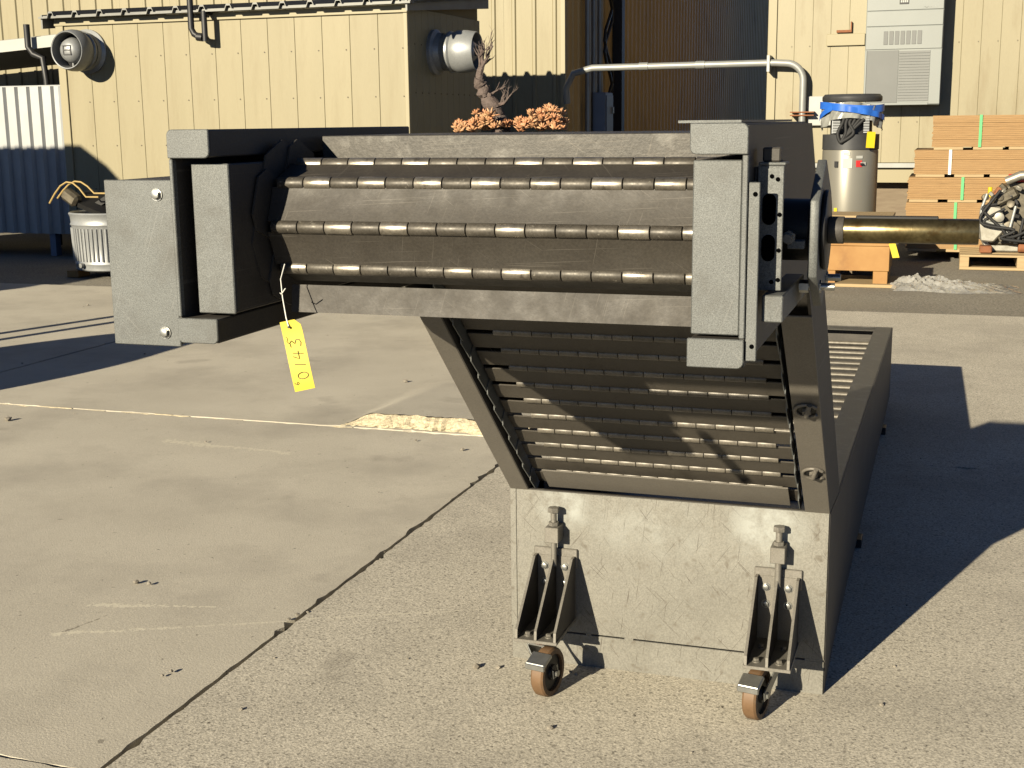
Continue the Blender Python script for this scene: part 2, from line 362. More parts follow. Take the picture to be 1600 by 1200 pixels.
# ------------------------------------------------------------------ ground
struct(obj('ground', B().grid(lambda u, v: Vector((-120+240*u, -60+220*v, -0.03)), 4, 4), M_ASPH, at=(0, 0, -0.03)))
apron = bpy.data.objects.new('concrete_apron', None); COL.objects.link(apron); WORLD[apron.name] = Vector((0, 0, 0)); struct(apron)
XL = [-9.35, -5.6, -1.85, 1.9, 5.65, 9.4]; YL = [-8.5, -4.9, -1.2, 2.40, 5.85, 10.65]
for i in range(5):
    for j in range(5):
        gx, gy = 0.0085, 0.004
        x0, x1, y0, y1 = XL[i]+gx, XL[i+1]-gx, YL[j]+gy, YL[j+1]-gy
        dz = random.uniform(-0.003, 0.003)
        rj = random.Random(i*10+j)
        # spalled edges: outline with small random bites
        pts = []
        near = i in (0, 1, 2, 3) and j in (1, 2, 3, 4)
        st = 0.035 if near else 1.0
        def edge(a, b, n):
            L = (b-a).length; k = max(1, int(L/st)); o = []
            for q in range(k):
                bite = 0.0
                if near and q:
                    bite = abs(rj.gauss(0, 0.0026)) + (rj.uniform(0.004, 0.020) if rj.random() < 0.11 else 0)
                o.append(a+(b-a)*q/k + n*bite)
            return o
        c = [Vector((x0, y0)), Vector((x1, y0)), Vector((x1, y1)), Vector((x0, y1))]
        nn = [Vector((0, 1)), Vector((-1, 0)), Vector((0, -1)), Vector((1, 0))]
        for q in range(4): pts += edge(c[q], c[(q+1) % 4], nn[q])
        struct_o = obj('slab', B().prism([(p.x, p.y) for p in pts], 'z', -0.028, dz), M_CONC, apron, smooth=0)
# light sand packed in the cross joint left of the machine
b = B()
for k in range(60):
    x = -9.0 + k*0.105
    b.box(x, x+0.106, 5.846, 5.854, -0.028, -0.003+random.uniform(-0.006, 0.004))
obj('joint_filler', b, M_BROKEN, apron, smooth=0)
# broken raised patch beside the cross joint
def patch_h(x, y):
    h = 0.06*min(1, max(0, (x+2.86)/0.12))*max(0.12, 1-(y-5.90)/1.25)
    return h
rp = random.Random(3)
jn = [rp.gauss(0, 0.010) for _ in range(64)]
def jagf(x):
    f = (x+2.95)*55; i = max(0, min(62, int(f))); return jn[i]*(1-(f-i))+jn[i+1]*(f-i)+0.012*math.sin(x*7)
def patch_fn(u, v):
    x = -2.88+1.0*u
    jag = jagf(x)
    y = 5.93+jag*(1-v)*0.9+v*1.2
    return Vector((x, y, patch_h(x, y)*(1 if 0 < v < 1 else 0.99)+0.003))
b = B(); b.grid(patch_fn, 40, 24)
obj('patch_top', b, M_CONC, apron, smooth=30)
def face_fn(u, v):
    x = -2.88+1.0*u
    jag = jagf(x)
    y = 5.93+jag*0.9-0.05*(1-v)-0.012*math.sin(v*3.1)+rp.uniform(-0.007, 0.007)
    return Vector((x, y, patch_h(x, 5.95)*v + rp.uniform(-0.002, 0.003)))
b = B(); b.grid(face_fn, 46, 7)
obj('patch_broken_edge', b, M_BROKEN, apron, smooth=0)
# loose stones
b = B(); rs = random.Random(11)
def stone(b, x, y, z, r):
    t = bmesh.new(); bmesh.ops.create_icosphere(t, subdivisions=1, radius=r)
    for v in t.verts: v.co *= rs.uniform(0.7, 1.15); v.co.z *= 0.65
    b._add(t, Matrix.Translation((x, y, z+r*0.35)) @ Matrix.Rotation(rs.uniform(0, 6), 4, 'Z'))
for k in range(70):
    y = rs.uniform(2.2, 10.0); x = rs.uniform(-0.85*y, 0.30*y)
    stone(b, x, y, 0.002, abs(rs.gauss(0.0025, 0.003))+0.0015)
for x, y, r in ((-1.19, 3.223, 0.014), (-1.13, 3.24, 0.009), (-0.884, 2.925, 0.010), (-4.62, 5.5, 0.022), (-2.55, 6.95, 0.018), (-3.0, 7.0, 0.018), (-2.3, 6.3, 0.012), (-2.38, 5.66, 0.008), (-2.1, 5.55, 0.012), (-1.87, 3.4, 0.007), (-1.86, 3.44, 0.009), (-1.84, 3.47, 0.006), (-3.15, 2.95, 0.012), (-2.0, 2.95, 0.009), (-2.52, 3.55, 0.012), (-2.47, 3.55, 0.009), (-0.93, 3.27, 0.008)):
    stone(b, x, y, 0.002, r)
for k in range(70):
    y = rs.uniform(2.5, 5.8); stone(b, -1.85+rs.gauss(0, 0.012), y, -0.012, rs.uniform(0.002, 0.006))
stuff(tag(obj('gravel', b, M_PEBBLE, smooth=0), 'loose small stones scattered over the concrete', 'gravel'))

# ------------------------------------------------------------------ corrugated buildings
def panel_mesh(name, wid, hgt, ribs, depth=0.022, groove=False):
    """sheet in XZ, front toward -Y, x from 0 to wid; ribs: list of rib centre positions"""
    prof = [(0.0, 0.0)]
    for r in ribs: prof += [(r-0.035, 0.0), (r-0.018, -depth), (r+0.018, -depth), (r+0.035, 0.0)]
    prof.append((wid, 0.0)); b = B(); t = bmesh.new(); rows = []
    for z in (0.0, hgt): rows.append([t.verts.new((x, y, z)) for x, y in prof])
    back = [[t.verts.new((x, 0.03, z)) for x in (0.0, wid)] for z in (0.0, hgt)]
    for i in range(len(prof)-1): t.faces.new((rows[0][i], rows[0][i+1], rows[1][i+1], rows[1][i]))
    t.faces.new((back[0][1], back[0][0], back[1][0], back[1][1]))
    t.faces.new((rows[0][0], rows[1][0], back[1][0], back[0][0])); t.faces.new((rows[0][-1], back[0][1], back[1][1], rows[1][-1]))
    t.faces.new(rows[1] + [back[1][1], back[1][0]]); t.faces.new(rows[0][::-1] + [back[0][0], back[0][1]])
    bmesh.ops.recalc_face_normals(t, faces=t.faces[:]); b._add(t)
    return mesh_of(b, name, 0)
def flat_panel(name, wid, hgt):
    b = B(); b.box(0.0004, wid-0.0004, 0, 0.025, 0, hgt, bev=0.003); b.bm.faces.ensure_lookup_table(); nf = len(b.bm.faces)
    for k in range(5):
        z = hgt*(0.10+0.19*k); b.cyl((wid*0.86, 0.001, z), (wid*0.86, -0.005, z), 0.008, n=6)
    b.bm.faces.ensure_lookup_table()
    for f in b.bm.faces[nf:]: f.material_index = 1
    return mesh_of(b, name, 0)
def place(me, name, m, parent, at, rz=0.0):
    o = link(name, me, m, parent, at); o.rotation_euler.z = rz
    if len(me.materials) == 1: me.materials.append(M_SCREW)
    return o

# long building behind: lit front at Y=18.1, shaded alley side at X=-5.2
bl = thing('metal_building', 'tall cream ribbed metal building behind the shed with its side wall down the alley', 'building', (-12, 18.3, 0))
obj('core', B().box(-30, -5.24, 18.16, 62, 0, 6.2), M_SEAM, bl)
me = panel_mesh('siding', 0.90, 6.2, (0.15, 0.45, 0.75))
for k in range(27): place(me, 'wall_panel', M_YPAINT, bl, (-5.2-0.902*(k+1), 18.12, 0))
me_a = panel_mesh('alley_siding', 0.90, 6.2, (0.15, 0.45, 0.75))
for k in range(40): place(me_a, 'wall_panel', M_ALLEY, bl, (-5.22, 18.12+0.902*k, 0), math.pi/2)
obj('corner_trim', B().box(-5.26, -5.19, 18.075, 18.14, 0, 6.2, bev=0.004), M_YTRIM, bl)
obj('column', B().box(-5.215, -5.06, 20.9, 21.1, 0, 6.2, bev=0.005), M_BLACK, bl)
b = B()
for y in (19.05, 19.4, 19.75): b.cyl((-5.12, y, 0), (-5.12, y, 6.2), 0.045, n=10)
obj('conduit', b, M_CONDUIT, bl)
b = B()
for k in range(2): b.tube([(-5.05, 20.0+0.25*math.sin(t*0.9+k), 1.9+t*0.16) for t in range(14)], 0.025, 6)
obj('cable', b, M_BLACK, bl)
e = thing('electrical_enclosure', 'blue grey electrical enclosure in the shaded alley wall', 'electrical box', (-5.06, 19.35, 0.4))
obj('cabinet', B().box(-5.12, -4.92, 19.3, 19.75, 0.4, 1.93, bev=0.01), M_BPANEL, e)
obj('door', B().box(-4.918, -4.905, 19.33, 19.72, 0.44, 1.89, bev=0.004), M_BPANEL, e)
obj('latch', B().box(-4.904, -4.885, 19.66, 19.70, 1.1, 1.2, bev=0.004).box(-4.904, -4.885, 19.66, 19.70, 1.62, 1.72, bev=0.004), M_ZINC, e)

# right-hand building
br = thing('yellow_building', 'faded yellow panelled building carrying the wall air conditioner', 'building', (2, 17.6, 0))
YB = 17.5
obj('core', B().box(-2.28, 9.0, YB+0.04, YB+14, 0.75, 6.0), M_SEAM, br)
me = flat_panel('siding', 0.225, 5.05)
for k in range(32): place(me, 'wall_panel', M_YPAINT2, br, (-2.20+0.2255*k, YB+0.004, 0.95))
obj('corner_trim', B().box(-2.31, -2.20, YB-0.02, YB+0.06, 0.75, 6.0, bev=0.004), M_YTRIM, br)
obj('sill_flashing', B().box(-2.3, 9, YB-0.05, YB+0.03, 0.885, 0.947, bev=0.004), M_CONDUIT, br)
obj('base_board', B().box(-2.3, 9, YB-0.012, YB+0.03, 0.70, 0.862), M_YTRIM, br)
obj('skirt', B().box(-2.28, 9, YB+0.25, YB+0.3, -0.02, 0.70), M_POT, br)
obj('patch_plate', B().box(-1.57, -1.10, YB-0.035, YB+0.0, 2.41, 2.555, bev=0.004), M_YTRIM, br)
obj('bracket', B().box(-1.45, -1.28, YB-0.05, YB-0.004, 2.57, 2.60).box(-1.28, -1.265, YB-0.05, YB-0.004, 2.57, 2.70), M_RUST, br)
obj('meter_cover', B().box(-1.78, -1.42, YB-0.09, YB, 1.42, 1.79, bev=0.01), M_WHITE, br)

# wall air conditioner
ac = thing('wall_air_conditioner', 'light grey wall mounted air conditioner with louvred lower grille', 'air conditioner', (-0.6, 17.3, 1.65))
ax0, ax1, ay = -1.07, -0.165, YB-0.40
obj('cabinet', B().box(ax0, ax1, ay, YB, 1.66, 3.9, bev=0.008), M_ACW, ac)
for z0, z1 in ((2.79, 3.4), (2.605, 2.783), (2.33, 2.598)):
    obj('front_panel', B().box(ax0+0.006, ax1-0.006, ay-0.012, ay-0.001, z0, z1, bev=0.004), M_ACW, ac)
obj('frame', B().box(ax0+0.004, ax0+0.025, ay-0.014, ay-0.001, 1.67, 2.32, bev=0.003).box(ax1-0.135, ax1-0.004, ay-0.014, ay-0.001, 1.67, 2.32, bev=0.003).box(ax0+0.026, ax1-0.136, ay-0.013, ay-0.001, 1.662, 1.69, bev=0.003), M_ACW, ac)
obj('mesh_screen', B().box(ax0+0.027, ax0+0.40, ay-0.008, ay-0.001, 1.692, 2.318), M_ACG, ac)
for k in range(18):
    z = 1.71+k*0.0335
    obj('louvre', B().prism([(ay-0.010, z), (ay-0.001, z+0.012), (ay-0.001, z+0.028), (ay-0.004, z+0.028)], 'x', ax0+0.405, ax1-0.137), M_ACG, ac)
for k in range(7):
    x = ax0+0.215+k*0.066
    obj('vent_slot', B().box(x, x+0.050, ay-0.018, ay-0.0125, 2.385, 2.545, bev=0.002), M_ACG, ac)
obj('badge', B().box(-0.685, -0.575, ay-0.018, ay-0.0125, 2.858, 2.925, bev=0.002), M_BLACK, ac)
b = B()
for k in range(4): b.box(-0.672+k*0.023, -0.655+k*0.023, ay-0.0195, ay-0.0182, 2.878, 2.905)
obj('badge_lettering', b, M_WHITE, ac)
obj('script_lettering', B().tube([(-0.40+0.012*k, ay-0.0135, 2.815+0.011*math.sin(k*1.9)) for k in range(14)], 0.0028, 5), M_CONDUIT, ac)

# conduit across the alley mouth
cp = thing('overhead_conduit', 'pale metal conduit bridging the alley and elbowing down the yellow wall', 'pipe', (-3, 17.3, 1.3))
CY = 17.33
run = [(-4.98, CY+0.1, 1.75), (-4.98, CY+0.06, 1.95), (-4.86, CY, 2.14), (-4.6, CY, 2.205)] + [(-4.6+k*0.3, CY, 2.205+0.001*k) for k in range(1, 9)]
el = [(-2.05+0.22*math.sin(a), CY, 1.985+0.22*math.cos(a)) for a in [math.pi/2*k/8 for k in range(9)]]
obj('pipe_run', B().tube(run+el+[(-1.83, CY, 1.7), (-1.83, CY, 0.6)], 0.045, 12), M_CONDUIT, cp, smooth=60)
for x in (-3.9, -3.15): obj('coupling', B().cyl((x-0.06, CY, 2.21), (x+0.06, CY, 2.21), 0.052, n=14), M_CONDUIT, cp)
obj('pipe_clamp', B().box(-2.29, -2.25, CY-0.06, CY+0.2, 2.10, 2.31, bev=0.004), M_CONDUIT, cp)
obj('wall_strap', B().box(-1.98, -1.68, CY-0.055, CY+0.17, 1.585, 1.60).box(-1.98, -1.68, CY-0.055, CY+0.17, 1.545, 1.56), M_RUST, cp)

# yellow shed with two exhaust fans
sh = thing('yellow_shed', 'low cream yellow metal shed with shaded right side and ribbed roof edge', 'shed', (-7.7, 14.4, 0))
SX0, SX1, SY0, SY1 = -9.90, -5.53, 13.2, 15.5
obj('core', B().prism([(SY0+0.03, 0), (SY0+0.03, 2.67), (SY1, 2.90), (SY1, 0)], 'x', SX0+0.03, SX1-0.03), M_SEAM, sh)
me = flat_panel('shed_siding', 0.327, 2.63); n = 13
for k in range(n): place(me, 'wall_panel', M_YPAINT, sh, (SX0+0.085+k*0.3295, SY0, 0.03))
me2 = flat_panel('shed_side_siding', 0.186, 2.69)
for k in range(12): place(me2, 'wall_panel', M_YPAINT, sh, (SX1, SY0+0.05+k*0.187, 0.03), math.pi/2)
obj('corner_post', B().box(SX0-0.02, SX0+0.083, SY0-0.02, SY0+0.06, 0, 2.69, bev=0.004), M_YTRIM, sh)
obj('corner_post', B().box(SX1-0.035, SX1+0.012, SY0-0.012, SY0+0.048, 0, 2.69, bev=0.004), M_YTRIM, sh)
obj('eave_trim', B().box(SX0-0.03, SX1+0.02, SY0-0.03, SY0+0.04, 2.655, 2.735, bev=0.004), M_YTRIM, sh)
# ribbed roof sheet rising to the back
t = B(); n = 14; prof = []
for k in range(n):
    x = SX0-0.12 + k*(SX1-SX0+0.24)/n; s = (SX1-SX0+0.24)/n
    prof += [(x, 0.0), (x+s*0.36, 0.0), (x+s*0.43, 0.055), (x+s*0.57, 0.055), (x+s*0.64, 0.0)]
prof.append((SX1+0.12, 0.0))
def roofp(i, y): return Vector((prof[i][0], y, 2.77+prof[i][1]+(y-SY0)*0.098))
bm = bmesh.new()
rows = [[bm.verts.new(roofp(i, y)+Vector((0, 0, dz))) for i in range(len(prof))] for y, dz in ((13.02, 0), (15.65, 0), (15.65, -0.02), (13.02, -0.02))]
for a in range(4):
    for i in range(len(prof)-1): bm.faces.new((rows[a][i], rows[a][i+1], rows[(a+1) % 4][i+1], rows[(a+1) % 4][i]))
bmesh.ops.recalc_face_normals(bm, faces=bm.faces[:]); t._add(bm)
obj('roof_sheet', t, M_ROOF, sh, smooth=0)
t = B()
t.box(SX0-0.10, SX1+0.11, 13.06, 13.165, 2.735, 2.765)
obj('closure_strip', t, M_ROOF, sh, smooth=0)
obj('side_fascia', B().prism([(13.05, 2.66), (13.05, 2.775), (15.62, 3.025), (15.62, 2.87)], 'x', SX1+0.055, SX1+0.075), M_ROOF, sh)
obj('side_fascia', B().prism([(13.05, 2.62), (13.05, 2.775), (15.62, 3.025), (15.62, 2.87)], 'x', SX0-0.11, SX0-0.09), M_ROOF, sh)
def fan(name, label, at, rz, ln=1.0):
    f = thing(name, label, 'exhaust fan', at, 'exhaust fans on the yellow shed')
    mx = Matrix.Translation(at) @ Matrix.Rotation(rz, 4, 'Z') @ Matrix.Rotation(math.pi/2, 4, 'X') @ Matrix.Diagonal((1.06, 1.06, ln, 1))   # local +z -> -Y
    b = B(); b.lathe([(0.0, 0.0), (0.235, 0.0), (0.235, 0.03), (0.20, 0.05), (0.19, 0.10)], mx, 36); obj('wall_flange', b, M_GALV, f)
    b = B(); b.lathe([(0.185, 0.10), (0.195, 0.14), (0.212, 0.155), (0.212, 0.175), (0.198, 0.19)], mx, 36); obj('clamp_band', b, M_GALV, f)
    b = B(); b.lathe([(0.196, 0.19), (0.218, 0.24), (0.218, 0.30), (0.20, 0.40), (0.195, 0.41), (0.185, 0.405), (0.19, 0.30), (0.185, 0.16)], mx, 40); obj('housing', b, M_GALV, f)
    b = B(); b.lathe([(0.185, 0.22), (0.10, 0.24), (0.0, 0.245)], mx, 32); obj('inner_baffle', b, M_BLACK, f)
    b = B(); b.lathe([(0.125, 0.235), (0.135, 0.30), (0.115, 0.36), (0.07, 0.395), (0.0, 0.405)], mx, 32); cap = obj('motor_cap', b, M_GALV, f)
    b = B()
    for z in (-0.045, 0.0, 0.045): b.obox(mx @ Matrix.Translation((0, z, 0.405)), 0.075 if z == 0 else 0.09, 0.012, 0.006)
    for x in (-0.045, 0.045): b.obox(mx @ Matrix.Translation((x, 0, 0.403)), 0.012, 0.10, 0.006)
    obj('maker_mark', b, M_HEATD, cap)
    b = B()
    for a in range(3):
        q = a*2.1+0.5; b.cyl(mx @ Vector((0.12*math.cos(q), 0.12*math.sin(q), 0.30)), mx @ Vector((0.19*math.cos(q), 0.19*math.sin(q), 0.30)), 0.01, n=6)
    obj('spoke', b, M_GALV, f)
fan('exhaust_fan', 'round silver exhaust fan on the sunlit front of the yellow shed', (-9.50, SY0, 2.36), 0.0)
fan('exhaust_fan', 'round silver exhaust fan sticking out of the shaded side of the yellow shed', (SX1, 13.98, 2.28), math.pi/2, 1.25)
dp = tag(obj('drain_pipe', B().tube([(-8.02, 13.02, 3.6), (-8.02, 13.02, 2.56), (-7.99, 13.02, 2.50), (-7.93, 13.02, 2.47)], 0.035, 10)
    .tube([(-7.95, 13.02, 2.47), (-7.88, 13.02, 2.46)], 0.045, 10).tube([(-7.86, 13.03, 2.42), (-7.86, 13.03, 2.72), (-7.86, 13.3, 2.75)], 0.034, 10), M_BLACK, smooth=60),
    'black hooked drain pipe over the eave of the yellow shed', 'pipe')

# lean-to and silver corrugated tank cover at the far left
lt = thing('lean_to', 'dark open lean-to with white roof edge at the far left', 'lean-to', (-12, 15, 0))
obj('roof', B().prism([(-15.5, 2.36), (-9.95, 2.70), (-9.95, 2.74), (-15.5, 2.40)], 'y', 14.55, 17.9), M_ROOF, lt)
obj('fascia', B().prism([(-15.5, 2.24), (-9.95, 2.585), (-9.95, 2.725), (-15.5, 2.39)], 'y', 14.49, 14.545), M_WHITE, lt)
for x in (-10.75, -12.6, -14.6): obj('post', B().box(x-0.06, x+0.06, 14.6, 14.72, 0, 2.5), M_BLACK, lt)
obj('back_panel', B().box(-15.5, -9.95, 17.6, 17.7, 0, 2.1), M_BLACKST, lt)
obj('rail', B().box(-15.5, -9.95, 15.5, 15.6, 1.85, 1.95), M_CONDUIT, lt)
obj('downpipe', B().tube([(-11.27, 14.40, 2.80), (-11.27, 14.40, 2.52), (-11.20, 14.40, 2.43), (-11.06, 14.40, 2.38), (-11.03, 14.40, 2.1), (-11.03, 14.40, 0)], 0.04, 10), M_BLACK, lt, smooth=60)
sv = thing('silver_bin', 'silver corrugated bin on short legs beside the yellow shed', 'bin', (-11.2, 13.0, 0))
bm = bmesh.new(); prof = []
x = -13.4
while x < -10.10:
    prof += [(x, 13.25), (x+0.06, 13.25), (x+0.085, 13.285), (x+0.145, 13.285)]; x += 0.17
prof += [(-9.955, 13.25)]
b = B(); b.prism(prof + [(-9.955, 14.4), (-13.4, 14.4)], 'z', 0.25, 1.985); obj('corrugated_wall', b, M_SILVER, sv, smooth=0)
obj('rim', B().box(-13.41, -9.95, 13.30, 14.42, 1.986, 2.0), M_GALV, sv)
for x in (-10.28, -11.2, -12.2): obj('leg', B().box(x-0.04, x+0.04, 13.3, 13.4, -0.02, 0.249), M_BPANEL, sv)

# galvanised tub with junk
tb = thing('galvanised_tub', 'round galvanised steel tub with ribbed side beside the shed corner', 'tub', (-8.30, 11.75, 0))
prof = [(0.0, 0.05), (0.40, 0.05), (0.41, 0.06), (0.41, 0.10), (0.418, 0.12), (0.41, 0.14)]
b = B(); mxT = Matrix.Translation((-8.30, 11.75, 0.0))
b.lathe(prof+[(0.425, 0.50), (0.44, 0.52), (0.43, 0.54), (0.435, 0.60), (0.45, 0.63), (0.44, 0.645), (0.425, 0.63), (0.41, 0.2), (0, 0.2)], mxT, 48); obj('shell', b, M_GALV, tb)
for k in range(28):
    a = math.pi*(1.0+k/27)
    c = Vector((-8.30+0.416*math.cos(a), 11.75+0.416*math.sin(a), 0.32))
    obj('side_rib', B().cyl((c.x, c.y, 0.15), (c.x+0.011*math.cos(a), c.y+0.011*math.sin(a), 0.485), 0.011, n=8), M_GALV, tb)
obj('drain_plug', B().cyl((-8.42, 11.34, 0.11), (-8.43, 11.31, 0.11), 0.025, n=12), M_CONDUIT, tb)
obj('block', B().box(-8.67, -8.53, 11.4, 11.6, -0.025, 0.045, bev=0.004), M_CRATE, tb)
jk = thing('scrap_hose_bundle', 'dark scrap and looped tan straps heaped on the galvanised tub', 'scrap', (-8.30, 11.75, 0.64))
b = B(); b.obox(Matrix.Translation((-8.35, 11.6, 0.72)) @ Matrix.Rotation(0.35, 4, 'Y') @ Matrix.Rotation(0.3, 4, 'X'), 0.5, 0.34, 0.05)
b.obox(Matrix.Translation((-8.2, 11.7, 0.80)) @ Matrix.Rotation(-0.5, 4, 'Y'), 0.42, 0.3, 0.06); obj('sheet_scrap', b, M_BLACKST, jk, smooth=0)
b = B(); b.obox(Matrix.Translation((-8.58, 11.45, 0.80)) @ Matrix.Rotation(0.6, 4, 'Y'), 0.20, 0.12, 0.13, 0.03); obj('motor_lump', b, M_ENG, jk)
for q in range(2):
    pts = [(-8.80+0.08*q+t*0.075, 11.38+0.03*q, 0.74+0.05*q+0.22*math.sin(min(1, t/6)*math.pi*0.9)*(1-0.2*q)) for t in range(9)]
    obj('strap', B().tube(pts, 0.009, 6), M_STRAPY, jk)

# water heater on its crate
cr = thing('wooden_crate', 'orange plywood crate on skids under the water heater', 'crate', (-0.79, 12.8, 0))
obj('side_panel', B().box(-1.10, -0.49, 12.5, 12.53, 0.115, 0.345, bev=0.003), M_CRATE, cr)
obj('side_panel', B().box(-0.515, -0.487, 12.532, 13.1, 0.115, 0.345, bev=0.003), M_CRATE, cr)
obj('top_board', B().box(-1.11, -0.48, 12.49, 13.11, 0.347, 0.372, bev=0.003), M_CRATE, cr)
for x in (-1.10, -0.63): obj('skid', B().box(x, x+0.13, 12.5, 13.1, -0.025, 0.113, bev=0.003), M_CRATE, cr)
obj('deck_board', B().box(-1.25, -0.35, 12.42, 13.15, -0.028, 0.0), M_LUMBER, cr)
tag(obj('yellow_strap', B().prism([(-0.50, 0.375), (-0.44, 0.378), (-0.40, 0.25), (-0.46, 0.245)], 'y', 12.46, 12.47), M_YEL), 'yellow plastic strap hanging off the crate corner', 'strap')
wh = thing('water_heater', 'beige grey tank water heater with charcoal top standing on the crate', 'water heater', (-0.90, 12.80, 0.373))
mw = Matrix.Translation((-0.90, 12.80, 0))
obj('tank', B().lathe([(0, 0.374), (0.252, 0.374), (0.255, 0.39), (0.255, 1.205), (0.25, 1.22), (0, 1.22)], mw, 48), M_HEATER, wh)
obj('charcoal_band', B().lathe([(0.0, 1.2215), (0.258, 1.2215), (0.258, 1.36), (0.19, 1.36), (0.19, 1.62), (0, 1.62)], mw, 48), M_HEATD, wh)
obj('top_cap', B().lathe([(0, 1.655), (0.262, 1.655), (0.272, 1.67), (0.272, 1.70), (0.25, 1.725), (0, 1.73)], mw, 48), M_HEATD, wh)
b = B()
for k in range(18):
    a = -math.pi/2-0.55-0.012*k*0; z = 1.375+k*0.0145
    b.box(-1.055, -0.985, 12.575, 12.62, z, z+0.007)
b.box(-1.058, -1.050, 12.58, 12.62, 1.37, 1.64)
stuff(obj('coil_fins', b, M_GALV, wh, smooth=0)); b = B()
for k in range(18):
    z = 1.375+k*0.0145; b.box(-0.775, -0.725, 12.575, 12.62, z, z+0.007)
stuff(obj('coil_fins', b, M_GALV, wh, smooth=0))
b = B()
for k in range(3): b.hose([(-0.93+0.05*k, 12.60, 1.60-0.02*k), (-0.96+0.03*k, 12.56, 1.47), (-1.00+0.07*k, 12.54, 1.37), (-0.97, 12.53, 1.29), (-0.93, 12.54, 1.34), (-0.85+0.04*k, 12.57, 1.5)], 0.016, 8)
obj('hose', b, M_RUBBER, wh, smooth=60)
rw = random.Random(5)
def film(u, v):
    a = -math.pi*(-0.02+1.04*u); r = 0.272+0.012*math.sin(u*31)+0.006*math.sin(u*77+v*9)
    dip = 0.09*(abs(u-0.5)*2)**1.5
    return Vector((-0.90+r*math.cos(a), 12.80+r*math.sin(a), 1.47+0.05*0-dip*0.9+0.185*v+(0.04 if 0.25 < u < 0.75 else 0)*(1-v)))
obj('stretch_wrap', B().grid(film, 60, 8), M_FILM, wh)
def tape1(u, v):
    a = -math.pi*(0.0+1.0*u); r = 0.290+0.006*math.sin(u*23)
    return Vector((-0.90+r*math.cos(a), 12.80+r*math.sin(a), 1.575-0.02*math.sin(u*5)+0.065*v))
def tape2(u, v):
    a = -math.pi*(0.0+0.55*u); r = 0.294+0.006*math.sin(u*23)
    return Vector((-0.90+r*math.cos(a), 12.80+r*math.sin(a), 1.47+0.10*u**0.8+0.05*v))
def tape3(u, v):
    a = -math.pi*(1.0-0.32*u); r = 0.292
    return Vector((-0.90+r*math.cos(a), 12.80+r*math.sin(a), 1.46+0.12*u+0.05*v))
obj('tape_band', B().grid(tape1, 40, 3), M_BLUE, wh); obj('tape_band', B().grid(tape2, 30, 3), M_BLUE, wh); obj('tape_band', B().grid(tape3, 20, 3), M_BLUE, wh)
def onheater(a, r=0.257): return Vector((-0.90+r*math.cos(a), 12.80+r*math.sin(a), 0))
def sticker(name, a, z, wd, ht, m, r=0.2575, th=0.004):
    b = B(); p = onheater(a, r); b.obox(Matrix.Translation((p.x, p.y, z)) @ Matrix.Rotation(a, 4, 'Z'), th, wd, ht); return obj(name, b, m, wh)
sticker('rating_label', -1.58, 1.10, 0.085, 0.09, M_WHITE); sticker('rating_label', -1.62, 1.185, 0.06, 0.03, M_WHITE)
sticker('red_tag', -1.18, 1.095, 0.055, 0.06, M_RED); sticker('white_tag', -1.03, 1.095, 0.05, 0.03, M_WHITE, 0.262)
sticker('white_tag', -1.17, 1.155, 0.06, 0.025, M_WHITE); sticker('outlet_plug', -1.98, 1.09, 0.035, 0.055, M_BLACK, 0.262, 0.012)
obj('lever', B().tube([onheater(-1.15, 0.27)+Vector((0, 0, 1.09)), onheater(-1.05, 0.28)+Vector((0, 0, 1.095))], 0.01, 8), M_BLACK, wh)
sticker('drain_cover', -1.95, 0.62, 0.03, 0.14, M_YEL, 0.262)
wh.location = (-1.022, 14.57, 0.217); wh.scale = (1.1385,)*3
tag(obj('yellow_lot_card', B().obox(Matrix.Translation((-0.80, 14.28, 1.285)) @ Matrix.Rotation(0.3, 4, 'Z') @ Matrix.Rotation(0.05, 4, 'Y'), 0.088, 0.003, 0.165), M_YEL), 'yellow lot card hanging on the water heater', 'tag')

sd_ = thing('wooden_stand', 'low pale wooden stand the water heater rests on', 'stand', (-1.02, 14.57, 0))
for y in (14.2, 14.5, 14.8): obj('bearer', B().box(-1.36, -0.68, y, y+0.09, -0.025, 0.19, bev=0.003), M_LUMBER, sd_)
for k in range(5): obj('deck_board', B().box(-1.38, -0.66, 14.19+0.15*k, 14.19+0.15*k+0.14, 0.191, 0.2165, bev=0.003), M_LUMBER, sd_)
bx_ = thing('wooden_box', 'pale topped wooden box just behind the orange crate', 'box', (-0.8, 13.4, 0))
obj('carcass', B().box(-1.15, -0.55, 13.25, 13.75, -0.025, 0.55, bev=0.004), M_POT, bx_)
obj('lid', B().box(-1.19, -0.50, 13.2, 13.79, 0.551, 0.575, bev=0.004), M_LUMBER, bx_)
# plywood bundles
def bundle(x0, z0, z1, label, strap_x, strap_m, stick=True):
    o = thing('plywood_bundle', label, 'plywood', (x0+1.2, 15.6, z0), 'strapped plywood bundles stacked against the yellow building')
    b = B(); n = int((z1-z0)/0.019); rb = random.Random(int(z0*1000))
    for k in range(n):
        h = (z1-z0)/n; j = rb.uniform(-0.008, 0.008); j2 = rb.uniform(-0.006, 0.006)
        b.box(x0+j, x0+2.44+j, 15.0+j2, 16.2+j2, z0+k*h, z0+(k+1)*h-0.0012)
    obj('sheets', b, M_WOOD, o, smooth=0)
    for sx in strap_x: obj('strap', B().box(sx, sx+0.03, 14.985, 14.99, z0-0.005, z1+0.004).box(sx, sx+0.03, 14.991, 16.2, z1+0.001, z1+0.004), strap_m, o)
    if stick:
        for sx in (x0+0.02, x0+0.42, x0+0.78, x0+1.7): obj('spacer', B().box(sx, sx+(0.30 if sx < x0+0.9 else 0.09), 15.0, 16.2, z0-0.033, z0-0.002, bev=0.003), M_LUMBER, o)
    return o
